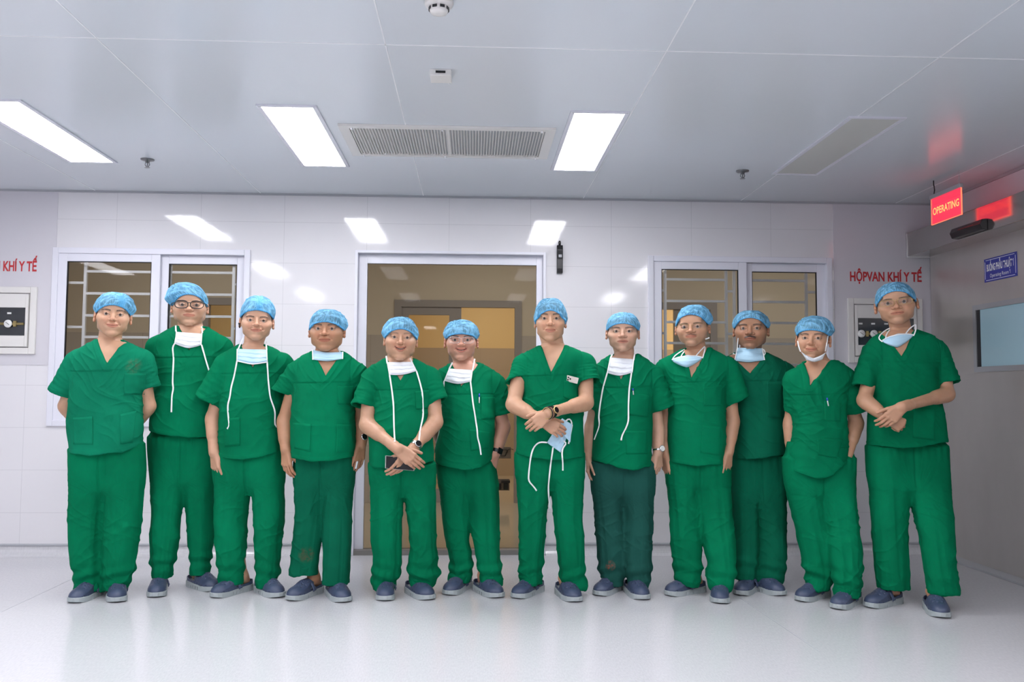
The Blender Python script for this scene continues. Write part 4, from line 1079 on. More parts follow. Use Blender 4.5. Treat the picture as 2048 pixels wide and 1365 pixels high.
# ------------------------------------------------------------------ clothing and assembly
def rows_tab(P, rows, T, Yf, bfun):
    out = []
    vs = [r[0] for r in rows]; v0, v1 = min(vs), max(vs)
    for v, ul, ur in rows:
        f = (v-v0)/(v1-v0+1e-9); Y = Yf(f); a = at(*T(ul, v), Y=Y); b = at(*T(ur, v), Y=Y)
        out.append(((a[2]+b[2])/2, (a[0]+b[0])/2, abs(b[0]-a[0])/2, Y+bfun(f)[1], bfun(f)[0]))
    return out
def extrap(tab, dz):       # one more row above / below
    t = sorted(tab, key=lambda r: r[0]); b = t[0]; return [(b[0]-dz, *b[1:])]+t
def px3(P, T, p, dy=0.0): return at(*T(p[0], p[1]), Y=P['Y']+dy)
def compute(P):
    out = {}
    T, Lq = P['T'], P['L']; Y = P['Y']
    H = head_frame(P); R, o, S, k, e = H
    belly = P.get('belly', .01); out['H'] = H
    bf = lambda f: (float(np.interp(f, [0, .06, .16, .4, .7, 1], [.058, .085, .115, .122+belly*.5, .125+belly, .132+belly*.5])), -belly*.35*min(1, f*1.5))
    body_tab = rows_tab(P, P['torso'], T, lambda f: Y, bf)
    zs = [r[0] for r in body_tab]; z0, z1 = min(zs), max(zs)
    full_tab = extrap(body_tab, .05)
    # arms
    sides = []
    for s, A in P['arms'].items():
        sh, el, wr = [px3(P, T, q, q[2]) for q in A['pts']]; sh = sh-np.array([0, 0, .050])
        sides.append((s, A, sh, el, wr))
    # ---------------- scrub top
    vl, vr, vb = [px3(P, T, q, -.10) for q in P['v']]
    xs = [r[1]-r[2] for r in full_tab]+[r[1]+r[2] for r in full_tab]; sl = []
    for s, D in P['sleeves'].items():
        a = px3(P, T, D['sh'], 0.0)-np.array([0, 0, .030]); dyy = D.get('dy', P['arms'][s]['pts'][1][2]*.55); e0 = px3(P, T, D['e0'], dyy); e1 = px3(P, T, D['e1'], dyy); sl.append((a, e0, e1))
    pts = np.array([p for q in sl for p in q])
    lo = np.array([min(min(xs), pts[:, 0].min())-.04, Y-.24, z0-.06]); hi = np.array([max(max(xs), pts[:, 0].max())+.04, Y+.22, z1+.03])
    G = Grid(lo, hi, .0034); G.F[:] = .3
    G.stack(full_tab, 0, ex=2.3)
    hem = [px3(P, T, q, -.13) for q in P['hem']]; hx = np.array([q[0] for q in hem]); hz = np.array([q[2] for q in hem])
    hxx = np.linspace(hx[0], hx[-1], 60); hzz = np.interp(hxx, hx, hz); kk_ = np.hanning(13); kk_ /= kk_.sum(); hzz = np.convolve(np.pad(hzz, 6, mode='edge'), kk_, 'valid')
    G.apply(lambda X, Yy, Z: (np.interp(X.ravel(), hxx, hzz)[:, None, None]-Z+0*Yy).astype(np.float32), lo, hi, 0, 'and')
    for (a, e0, e1), (s, D) in zip(sl, P['sleeves'].items()):
        en = (e0+e1)/2; r1 = np.linalg.norm(e1-e0)/2; lv = unit(e1-e0); d = unit(en-a); nrm = unit(d-lv*(d@lv))
        r0 = D.get('r', .074); ab = en+d*r1*1.0-a; L2 = ab@ab; ff = D.get('flat', .92)
        A0 = a.copy()
        def fn(X, Yy, Z, a=a, ab=ab, L2=L2, r0=r0, r1=r1, en=en, nrm=nrm, L=np.linalg.norm(en-a)/np.sqrt(L2)):
            x, y, z = X-a[0], Yy-a[1], Z-a[2]; t = np.clip((x*ab[0]+y*ab[1]+z*ab[2])/L2, 0, 1)
            dd = np.sqrt((x-t*ab[0])**2+((y-t*ab[1])/ff)**2+(z-t*ab[2])**2); rr = r0+(r1-r0)*np.clip(t/L, 0, 1)
            pl = (X-en[0])*nrm[0]+(Yy-en[1])*nrm[1]+(Z-en[2])*nrm[2]
            outer = np.maximum(dd-rr, pl); inner = np.maximum(dd-(rr-.008), -(pl+.05))
            return np.maximum(outer, -inner).astype(np.float32)
        q = np.array([a, e0, e1, en+d*r1]); G.apply(fn, q.min(0)-.09, q.max(0)+.09, .028)
    # neckline
    nb = e+R@np.array([0, .078+.025, 0]); nbz = min(vl[2], vr[2])
    ncx = (vl[0]+vr[0])/2; vm = T((P['v'][0][0]+P['v'][1][0])/2, (P['v'][0][1]+P['v'][1][1])/2); nbx = at(*vm, Y=Y)[0]
    nl, nrr = np.array([vl[0], 0, vl[2]]), np.array([vr[0], 0, vr[2]]); bb = np.array([vb[0], 0, vb[2]])
    def half(p, q, sgn):
        dx, dz = q[0]-p[0], q[2]-p[2]; L = math.hypot(dx, dz); return lambda X, Z: sgn*((X-p[0])*dz-(Z-p[2])*dx)/L
    hl = half(bb, nl, -1); hr = half(bb, nrr, 1)
    def wedge(X, Z): return np.maximum(hl(X, Z), hr(X, Z))
    if hl(ncx, vl[2]+.05) > 0: hl = half(bb, nl, 1)
    if hr(ncx, vl[2]+.05) > 0: hr = half(bb, nrr, -1)
    G.apply(lambda X, Yy, Z: np.maximum(wedge(X, Z), np.maximum(Yy-(Y-.01), vb[2]-Z-.004)).astype(np.float32), (vl[0]-.06, Y-.24, vb[2]-.02), (vr[0]+.06, Y, z1+.05), .006, 'sub')
    nkr = abs(vr[0]-vl[0])/2
    G.cap((nbx, Y+.005, nbz-.012+nkr*.95), (nbx, Y+.02, nbz+.2), nkr*.97, nkr, .006, 'sub')
    V, Q = G.mesh(); V = relax(V, Q, 1, .4); N = vnormals(V, Q)
    seed = P['seed']; rs = np.random.RandomState(seed)
    x, y, z = V.T; cx = np.interp(z, [r[0] for r in sorted(full_tab)], [r[1] for r in sorted(full_tab)]); ha = np.interp(z, [r[0] for r in sorted(full_tab)], [r[2] for r in sorted(full_tab)])
    relx = (x-cx); hh = np.clip((z-z0)/(z1-z0), 0, 1)
    disp = .0045*noise(V*np.array([8, 8, 4.5]), seed)+.0016*noise(V*np.array([26, 20, 20]), seed+1)
    # long soft drapes that deepen toward the hem
    disp += .0065*(1-hh)**1.3*noise(np.stack([x*13, y*6, z*1.6+.6*np.sin(x*9)], 1), seed+2)
    # diagonal pulls running in from the armpits and across the waist
    for j, (ang, amp, msk) in enumerate(((.9, .0055, sstep(.45, .75, hh)), (-.55, .0050, sstep(.75, .45, hh)), (.35, .0045, sstep(.15, .4, hh)*sstep(.8, .5, hh)))):
        sg = np.sign(relx) if j == 0 else rs.choice([-1, 1])
        ca, sa = math.cos(ang), math.sin(ang); u = (relx*sg)*ca+z*sa; w_ = -(relx*sg)*sa+z*ca
        rr = 1-np.abs(noise(np.stack([u*3.0, y*4, w_*17+.8*noise(V*6, seed+9)], 1), seed+3+j))
        disp += 1.0*amp*(np.clip(rr, 0, 1)**6-.2)*msk*sstep(-.1, .35, noise(V*3.2, seed+20+j)+.15)
    # sleeves: rings of pull near the armhole
    for (a, e0, e1) in sl:
        en = (e0+e1)/2; D_, t = seg_dist(V, a, en); m = sstep(.13, .07, D_)*sstep(.05, .3, t)
        disp += m*.0035*noise(np.stack([t*9, np.arctan2(y-a[1], x-a[0])*1.4, z*7], 1), seed+30)
        d = unit(en-a); dist = (V-en)@unit(d-unit(e1-e0)*(d@unit(e1-e0)))
        disp += m*(.0012*sstep(-.026, -.022, dist))*(dist < .004)         # turned hem
        fr = sstep(.25, .05, np.abs(t-.12))*m
    # armhole seam, yoke seam, collar facing, hem turn-up
    for sgn, (a, e0, e1) in zip([np.sign(q[0][0]-np.mean(cx)) for q in sl], sl):
        xa = a[0]-sgn*.012; g = np.exp(-((x-xa-sgn*.25*np.clip(a[2]-z, -.1, .2)*0)/.0045)**2)*sstep(a[2]-.20, a[2]-.16, z)*(y < Y+.1)
        disp -= .0022*g; disp += .0012*sstep(0, .004, sgn*(xa-x))*sstep(a[2]-.2, a[2]-.16, z)*0
    yk = px3(P, T, (0, P['yoke']), -.12)[2] if P.get('yoke') else None
    if yk is not None:
        g = np.exp(-((z-yk-.004*np.sin(relx*14))/.0038)**2)*(y < Y)*(np.abs(relx) < ha*.93); disp -= .0022*g; disp += .0010*(z > yk)*(y < Y)*sstep(yk+.06, yk, z)
    wd = wedge(x, z); col_ = sstep(.030, .026, wd)*(y < Y-.01)*(z > vb[2]-.034); disp += .0022*col_
    hz_ = np.interp(x, hxx, hzz); disp += .0013*sstep(.022, .018, z-hz_)
    V = V+N*disp[:, None]
    out['top'] = (V, Q)
    # ---------------- trousers
    lf = {}
    for s in 'LR':
        rows = P['legs'][s]; fy = P['feet'][s]; toe = at(*Lq(fy[0], fy[1]), Z=0); an = math.radians(fy[2])
        ank = toe+np.array([-math.sin(an), math.cos(an), 0])*.195; lf[s] = (toe, an, ank)
    hemv = max(Lq(0, r[0])[1] for s in 'LR' for r in P['legs'][s])
    G2s = []
    alltab = {}
    for s in 'LR':
        ank = lf[s][2]; Ya = ank[1]-.02
        yf = lambda f, Ya=Ya: (Y+.01)+(Ya-(Y+.01))*sstep(0, 1, f)*1.0
        rows = P['legs'][s]; tab = []
        v0, v1 = rows[0][0], rows[-1][0]
        for v, ul, ur in rows:
            f = (v-v0)/(v1-v0); Yc = yf(f); a = at(*Lq(ul, v), Y=Yc); b = at(*Lq(ur, v), Y=Yc); hw = (b[0]-a[0])/2
            bb_ = max(hw*.95, .07)*(f)+(.105)*(1-f) if f < 1 else max(hw*.9, .07)
            tab.append(((a[2]+b[2])/2, (a[0]+b[0])/2, hw, Yc, min(bb_, .115)))
        alltab[s] = tab
    tA, tB = sorted(alltab['L']), sorted(alltab['R'])
    zc = px3(P, Lq, (0, P['crotch']), 0)[2]
    ztop = max(tA[-1][0], tB[-1][0])
    pel = []
    for z_ in np.linspace(zc-.005, ztop, 8):
        l_ = np.interp(z_, [r[0] for r in tA], [r[1]-r[2] for r in tA]); r_ = np.interp(z_, [r[0] for r in tB], [r[1]+r[2] for r in tB])
        lb = min(np.interp(z_, [r[0] for r in tA], [r[4] for r in tA]), np.interp(z_, [r[0] for r in tB], [r[4] for r in tB])); ly = (np.interp(z_, [r[0] for r in tA], [r[3] for r in tA])+np.interp(z_, [r[0] for r in tB], [r[3] for r in tB]))/2
        w_ = float(sstep(0, .12, z_-zc)); pel.append((z_, (l_+r_)/2, (r_-l_)/2-.012*(1-w_), (Y+.01)*w_+ly*(1-w_), .112*w_+(lb-.010)*(1-w_)))
    pel[0] = (pel[0][0], pel[0][1], pel[0][2]-.012, pel[0][3], pel[0][4]-.010)
    xg = (np.interp(zc, [r[0] for r in tA], [r[1]+r[2] for r in tA])+np.interp(zc, [r[0] for r in tB], [r[1]-r[2] for r in tB]))/2
    pel = [(zc-.055, xg, .020, pel[0][3], .015), (zc-.03, xg, .06, pel[0][3], .05)]+pel
    pel.append((ztop+.10, pel[-1][1], pel[-1][2]-.02, Y+.01, .10))
    xs = [r[1]-r[2] for r in tA+tB]+[r[1]+r[2] for r in tA+tB]; ys = [r[3] for r in tA+tB]
    G = Grid((min(xs)-.03, min(ys)-.15, min(tA[0][0], tB[0][0])-.02), (max(xs)+.03, max(ys)+.16, ztop+.12), .0038); G.F[:] = .3
    G.stack(pel, 0, ex=2.15)
    for tab in (tA, tB): 
        G.stack(tab, .045, ex=2.15)
    for tab in (tA, tB):
        low = [r for r in smooth_rows(np.array(tab)) if r[0] < tab[0][0]+.06]; low = [(low[0][0]-.03, *low[0][1:])]+[tuple(r) for r in low]
        G.stack(low, 0, 'sub', ex=2.15, inset=.007)
    V, Q = G.mesh(); V = relax(V, Q, 1, .4); N = vnormals(V, Q); x, y, z = V.T
    disp = .004*noise(V*np.array([9, 9, 3]), seed+40)+.0010*noise(V*20, seed+41)
    xm = (tA[-1][1]+tB[-1][1])/2
    # which leg a vertex belongs to
    cA = np.interp(z, [r[0] for r in tA], [r[1] for r in tA]); cB = np.interp(z, [r[0] for r in tB], [r[1] for r in tB])
    isA = np.abs(x-cA) < np.abs(x-cB)
    th = np.arctan2(y-np.where(isA, np.interp(z, [r[0] for r in tA], [r[3] for r in tA]), np.interp(z, [r[0] for r in tB], [r[3] for r in tB])), x-np.where(isA, cA, cB))
    zb = np.where(isA, tA[0][0], tB[0][0]); hb_ = z-zb
    # length-wise drape
    q_ = noise(np.stack([np.cos(th)*1.9+isA*5, np.sin(th)*1.9, z*1.3], 1), seed+42); disp += (.007*q_+.0028*((1-np.abs(q_))**4-.3))*sstep(1.0, .35, hb_)
    # radiating folds below the crotch
    dzc = zc-z; rad = np.arctan2(x-xm, np.abs(dzc)+.03)
    rr = 1-np.abs(noise(np.stack([rad*7, np.sqrt((x-xm)**2+dzc**2)*2.5, y*3], 1), seed+43)); disp += .0019*(rr**4-.3)*sstep(.33, .08, np.sqrt((x-xm)**2+(dzc)**2))
    # knee and shin diagonals
    for j, ang in enumerate((.6, -.7)):
        u = (x*math.cos(ang)+z*math.sin(ang)); w_ = (-x*math.sin(ang)+z*math.cos(ang))
        rr = 1-np.abs(noise(np.stack([u*3.2, y*5, w_*14+noise(V*5, seed+8)], 1), seed+44+j)); disp += .0055*(np.clip(rr, 0, 1)**5-.2)*sstep(.62, .38, hb_)*sstep(.0, .15, noise(V*3, seed+50+j)+.1)
    # stacking above the shoe
    stk = P.get('stack', 1.0); disp += stk*.0062*np.exp(-((hb_-.085)/.060)**2)*np.sin(hb_*78+1.8*np.sin(th+seed)+1.6*noise(V*4, seed+46))
    disp += .0012*sstep(.024, .02, hb_)
    disp -= .006*np.exp(-((x-xm)/.006)**2)*sstep(zc-.06, zc+.02, z)*(y < Y)
    disp += .002*np.cos((x-xm)*150+seed)*sstep(ztop-.10, ztop, z)*(y < Y)
    V = V+N*disp[:, None]
    out['trousers'] = (V, Q); out['lf'] = lf
    # ---------------- body: head, neck and chest in one grid
    nbot = np.array([nbx, Y+.015, nbz-.005]); ntop = o+R@(np.array([0, .022, -.07])*S)
    cpx = max(abs(vr[0]-vl[0])/2+.035, .10)
    lo = np.array([min(o[0]-.125*S[0]/1.0, ncx-cpx), min(o[1]-.15, Y-.2), vb[2]-.05]); hi = np.array([max(o[0]+.125*S[0], ncx+cpx), max(o[1]+.16, Y+.12), o[2]+.155*S[2]])
    lo[0] = min(lo[0], o[0]-.115); hi[0] = max(hi[0], o[0]+.115)
    Gh = Grid(lo, hi, .0021 if not PREV else .003); Gh.F[:] = .3
    bt = [r for r in body_tab]
    sculpt_head(P, Gh, H, None, bt, (nbot, ntop))
    V, Q = Gh.mesh(); V = relax(V, Q, 1, .35)
    parts = [(V, Q)]; cols = [tint_head(P, V, H)]
    sk = np.array(P.get('skin', (.60, .36, .245)))
    for s, A, sh, el, wr in sides:
        if A.get('hide'): 
            pass
        pts = np.array([sh, el, wr]); hd = A.get('hand')
        lo = pts.min(0)-.08; hi = pts.max(0)+.08; 
        if hd: lo = np.minimum(lo, wr-.22); hi = np.maximum(hi, wr+.22)
        Ga = Grid(lo, hi, .0027); Ga.F[:] = .3
        arm_chain(Ga, sh, el, wr, P.get('fat', 1.0))
        if hd:
            d = hd['d']; 
            hand(Ga, wr+unit(d)*.006, d, hd['t'], 'R' if s == 'L' else 'L', **{q: hd[q] for q in hd if q not in ('d', 't')})
        V, Q = Ga.mesh(); V = relax(V, Q, 1, .3); N = vnormals(V, Q)
        V = V+N*(.0005*noise(V*70, seed))[:, None]
        c = np.tile(sk*np.array([.95, .93, .93]), (len(V), 1))*(1+.06*noise(V*22, seed+60))[:, None]
        dk = np.linalg.norm(V-wr, axis=1); c = c*(1-.0*dk[:, None])
        kn = sstep(.10, .15, dk)*(0 if not hd else 1)*sstep(-.05, .0, (V-wr)@unit(hd['d'] if hd else [0, 0, -1]))
        c = c*(1-kn[:, None]*np.array([.0, .07, .07]))
        parts.append((V, Q)); cols.append(np.clip(c, 0, 1))
    # hidden trunk and legs carry the clothes; ankles and feet run into the clogs
    lo = np.array([min(min(xs), body_tab[0][1]-.25)-.02, Y-.25, 0.0]); hi = np.array([max(max(xs), body_tab[0][1]+.25)+.02, max(ys)+.2, z1])
    lo[1] = min(lo[1], min(lf[s][0][1] for s in 'LR')-.05)
    Gb = Grid(lo, hi, .008); Gb.F[:] = .3
    Gb.stack([r for r in body_tab if r[0] > z0+.12], 0, inset=.034); Gb.stack(pel[2:-1], .02, inset=.036)
    def shin(tab, ank, z_):
        cx_ = np.interp(z_, [r[0] for r in tab], [r[1] for r in tab]); hw_ = np.interp(z_, [r[0] for r in tab], [r[2] for r in tab])-.048; cy_ = np.interp(z_, [r[0] for r in tab], [r[3] for r in tab])
        return np.array([np.clip(ank[0], cx_-max(hw_, 0), cx_+max(hw_, 0)), cy_, z_])
    for s, tab in (('L', tA), ('R', tB)):
        toe, an, ank = lf[s]; hip = np.array([tab[-1][1], Y+.01, ztop]); kz = .47
        kx = np.interp(kz, [r[0] for r in tab], [r[1] for r in tab]); kn = np.array([kx, (Y+ank[1])/2, kz])
        Gb.cap(hip-[0, 0, .1], kn, .062, .045, .03); sh_ = shin(tab, ank, .24); Gb.cap(kn, sh_, .044, .036, .02)
    V, Q = Gb.mesh(); parts.append((V, Q)); cols.append(np.tile(sk*.95, (len(V), 1)))
    for s, tab in (('L', tA), ('R', tB)):
        toe, an, ank = lf[s]; fwd = np.array([math.sin(an), -math.cos(an), 0])
        Gf = Grid(ank+[-.14, -.2, -.2], ank+[.14, .14, .32], .004); Gf.F[:] = .3
        bk = ank-fwd*.015
        Gf.cap(shin(tab, ank, .25), bk+[0, 0, .09], .038, .030, 0); Gf.cap(bk+[0, 0, .1], bk-fwd*.028+[0, 0, .062], .031, .025, .02)
        Gf.cap(bk+[0, 0, .085], ank+fwd*.09+[0, 0, .052], .030, .024, .02)
        sd = np.array([fwd[1], -fwd[0], 0])
        for q in (-1, 1): Gf.ball(bk+sd*q*.027+[0, 0, .095], .013, .012)
        V, Q = Gf.mesh(); parts.append((V, Q)); cols.append(np.tile(sk*np.array([.95, .92, .9]), (len(V), 1)))
    out['body'] = join(parts); out['bodyc'] = np.concatenate(cols)
    # ---------------- hair under the cap
    Gq = Grid(o-.16, o+.17, .003); Gq.F[:] = .3
    B_ = lambda c, r, kk=0, op='add': Gq.ball(np.array(c)*S, np.array(r)*S, kk, op, R, o)
    B_((0, .020, .022), (.0770, .0950, .0830))
    def fn(X, Yy, Z):
        X, Yy, Z = X-o[0], Yy-o[1], Z-o[2]
        yy = (R[0, 1]*X+R[1, 1]*Yy+R[2, 1]*Z)/S[1]; zz = (R[0, 2]*X+R[1, 2]*Yy+R[2, 2]*Z)/S[2]; xx = (R[0, 0]*X+R[1, 0]*Yy+R[2, 0]*Z)/S[0]
        lowr = np.where(yy < -.012, .048-(yy+.075)*0-np.clip(yy+.05, 0, .04)*1.0, np.where(yy < .0, -.010, np.where(yy < .03, .012, -.055)))
        return (np.maximum(lowr-zz, -.085-yy)*.7).astype(np.float32)
    Gq.apply(fn, o-.16, o+.17, 0, 'and')
    V, Q = Gq.mesh(); V = relax(V, Q, 2, .5); out['hair'] = (V, Q)
    out['cap'] = cap_mesh(P, H, np.concatenate([parts[0][0], V]))
    return out

def bvh(V, Q):
    V = V.tolist(); Q = Q.tolist(); return BVHTree.FromPolygons(V, Q)
def hit(trees, px, py, default):
    d = Vector(ray(px, py)); dn = d.normalized(); best = None
    for t in trees:
        h = t.ray_cast(Vector(CAMP), dn)
        if h[0] is not None and (best is None or h[3] < best[1]): best = (h[0], h[3])
    if best is None or abs(best[0].y-default) > .35: return None
    return best[0].y
def resample(pts, step):
    pts = np.array(pts, float); L = np.concatenate([[0], np.cumsum(np.linalg.norm(np.diff(pts[:, :2], axis=0), axis=1))]); n = max(int(L[-1]/step), 2)
    t = np.linspace(0, L[-1], n+1)
    q = np.stack([np.interp(t, L, pts[:, i]) for i in range(pts.shape[1])], 1)
    if len(pts) > 2:
        kern = np.array([1, 2, 1])/4
        for _ in range(2):
            r = q.copy(); r[1:-1] = q[:-2]*.25+q[1:-1]*.5+q[2:]*.25; q = r
    return q
def ribbon(name, pxs, width, trees, Y0, m, parent, off=.004, thick=.0012, taper=False, smooth=3, twist=0.0):
    q = resample(pxs, 5.0); ys = np.array([hit(trees, a[0], a[1], Y0) if trees else None for a in q], dtype=object)
    ok = np.array([v is not None for v in ys]); yy = np.full(len(q), Y0-.12)
    if ok.any(): idx = np.arange(len(q)); yy = np.interp(idx, idx[ok], np.array([float(v) for v in ys[ok]]))
    for _ in range(smooth):
        yy2 = yy.copy(); yy2[1:-1] = np.minimum(yy[1:-1]+.001, (yy[:-2]+yy[1:-1]*2+yy[2:])/4); yy = yy2
    P = np.array([at(a[0], a[1], Y=y) for a, y in zip(q, yy)]); vd = unit(P.mean(0)-CAMP); P = P-vd*off
    V = []; n = len(P)
    for i in range(n):
        t = unit(P[min(i+1, n-1)]-P[max(i-1, 0)]); s = unit(np.cross(t, vd)); nn = unit(np.cross(s, t))
        if twist: c, sn = math.cos(twist*math.sin(i*.35)), math.sin(twist*math.sin(i*.35)); s, nn = s*c+nn*sn, nn*c-s*sn
        w_ = width/2
        for a, b in ((-1, -1), (1, -1), (1, 1), (-1, 1)): V.append(P[i]+s*a*w_+nn*b*thick/2)
    Fc = [(i*4+k_, (i+1)*4+k_, (i+1)*4+(k_+1) % 4, i*4+(k_+1) % 4) for i in range(n-1) for k_ in range(4)]+[(3, 2, 1, 0), tuple((n-1)*4+k_ for k_ in range(4))]
    return npmesh(name, V, Fc, m, parent, False)
def sheet(name, quad, trees, Y0, m, parent, off=.003, thick=.0015, nu=18, nv=12, bulge=0, pleat=0, blur=0, bow=0, dmax=None, rough=0, top_bow=0):
    bow *= .2931; top_bow *= .2931
    (a, b, c, d) = [np.array(p, float) for p in quad]           # TL TR BR BL in pixels
    U, W = np.meshgrid(np.linspace(0, 1, nu), np.linspace(0, 1, nv), indexing='ij')
    px = ((1-U)*(1-W))[..., None]*a+(U*(1-W))[..., None]*b+(U*W)[..., None]*c+((1-U)*W)[..., None]*d
    px[..., 1] += (bow*W+top_bow*(1-W))*(.5*4*U*(1-U)+.5*(1-np.abs(2*U-1)))
    D = np.full(U.shape, np.nan)
    for i in range(nu):
        for j in range(nv):
            h = hit(trees, px[i, j, 0], px[i, j, 1], Y0) if trees else None
            if h is not None: D[i, j] = h
    md = np.nanmedian(D) if np.isfinite(D).any() else Y0-.12
    D = np.where(np.isfinite(D), D, md)
    if dmax is not None: D = np.minimum(D, md+dmax)
    for _ in range(blur):
        E_ = np.pad(D, 1, mode='edge'); D = np.minimum(D+.002, (E_[:-2, 1:-1]+E_[2:, 1:-1]+E_[1:-1, :-2]+E_[1:-1, 2:]+2*D)/6)
    D = D-bulge*(4*U*(1-U))**.7*(4*W*(1-W))**.5
    if pleat: D = D-pleat*(((W*3.4+.12*np.sin(U*5)) % 1))*(np.sin(U*math.pi)**.3)
    if rough: D = D-rough*(noise(np.stack([U.ravel()*5, W.ravel()*5, np.ones(U.size)*a[0]*.01], 1), 3).reshape(U.shape))
    P0 = np.array([[at(px[i, j, 0], px[i, j, 1], Y=D[i, j]) for j in range(nv)] for i in range(nu)])
    vd = unit(P0.reshape(-1, 3).mean(0)-CAMP); F_ = P0-vd*(off+thick); Bk = P0-vd*off
    V = np.concatenate([F_.reshape(-1, 3), Bk.reshape(-1, 3)]); n = nu*nv; Fc = []
    for i in range(nu-1):
        for j in range(nv-1):
            k_ = i*nv+j; Fc.append((k_, k_+nv, k_+nv+1, k_+1)); Fc.append((n+k_, n+k_+1, n+k_+nv+1, n+k_+nv))
    edge = [i*nv for i in range(nu)]+[(nu-1)*nv+j for j in range(1, nv)]+[i*nv+nv-1 for i in range(nu-2, -1, -1)]+[j for j in range(nv-2, 0, -1)]
    for p, q in zip(edge, edge[1:]+edge[:1]): Fc.append((p, p+n, q+n, q))
    return npmesh(name, V, Fc, m, parent, True)
def loop_tube(name, pts, r, m, parent, closed=False): return MB().tube(pts, r, 7, closed=closed).build(name, m, parent, True)
def watch(parent, c, axis, rx, ry, face, mband, mdial, mcase, digital=False, name='wristwatch', width=.010, label=None):
    ax = unit(axis); f = unit(np.array(face)-ax*(np.array(face)@ax)); g = np.cross(ax, f)
    mb = MB(); V = []; n = 28
    for k_ in range(n):
        t = 2*math.pi*k_/n; p = c+f*rx*math.cos(t)+g*ry*math.sin(t); o_ = unit(f*math.cos(t)/rx+g*math.sin(t)/ry)
        for a, b in ((-1, 0), (-1, 1), (1, 1), (1, 0)): V.append(p+ax*a*width+o_*b*.0028)
    Fc = [(k_*4+j, ((k_+1) % n)*4+j, ((k_+1) % n)*4+(j+1) % 4, k_*4+(j+1) % 4) for k_ in range(n) for j in range(4)]
    w_ = mb.add(V, Fc).build(name, mband, parent)
    if label: w_['label'] = label
    cc = c+f*(rx+.002)
    if digital:
        s = .017; MB().prism([cc+ax*a*s*1.05+g*b*s for a, b in ((-1, -1), (1, -1), (1, 1), (-1, 1))], f*.008).build('case', mcase, w_, bevel=.003)
        MB().prism([cc+f*.0082+ax*a*s*.9+g*b*s*.85 for a, b in ((-1, -1), (1, -1), (1, 1), (-1, 1))], f*.0006).build('dial', mdial, w_)
    else:
        MB().lathe([(.0175, 0), (.0195, .003), (.0195, .006), (.0165, .009)], cc, axis=f, n=26).build('case', mcase, w_, True)
        dl = MB().lathe([(.0162, .0085), (.0162, .0095)], cc, axis=f, n=26).build('dial', mdial, w_)
    return w_
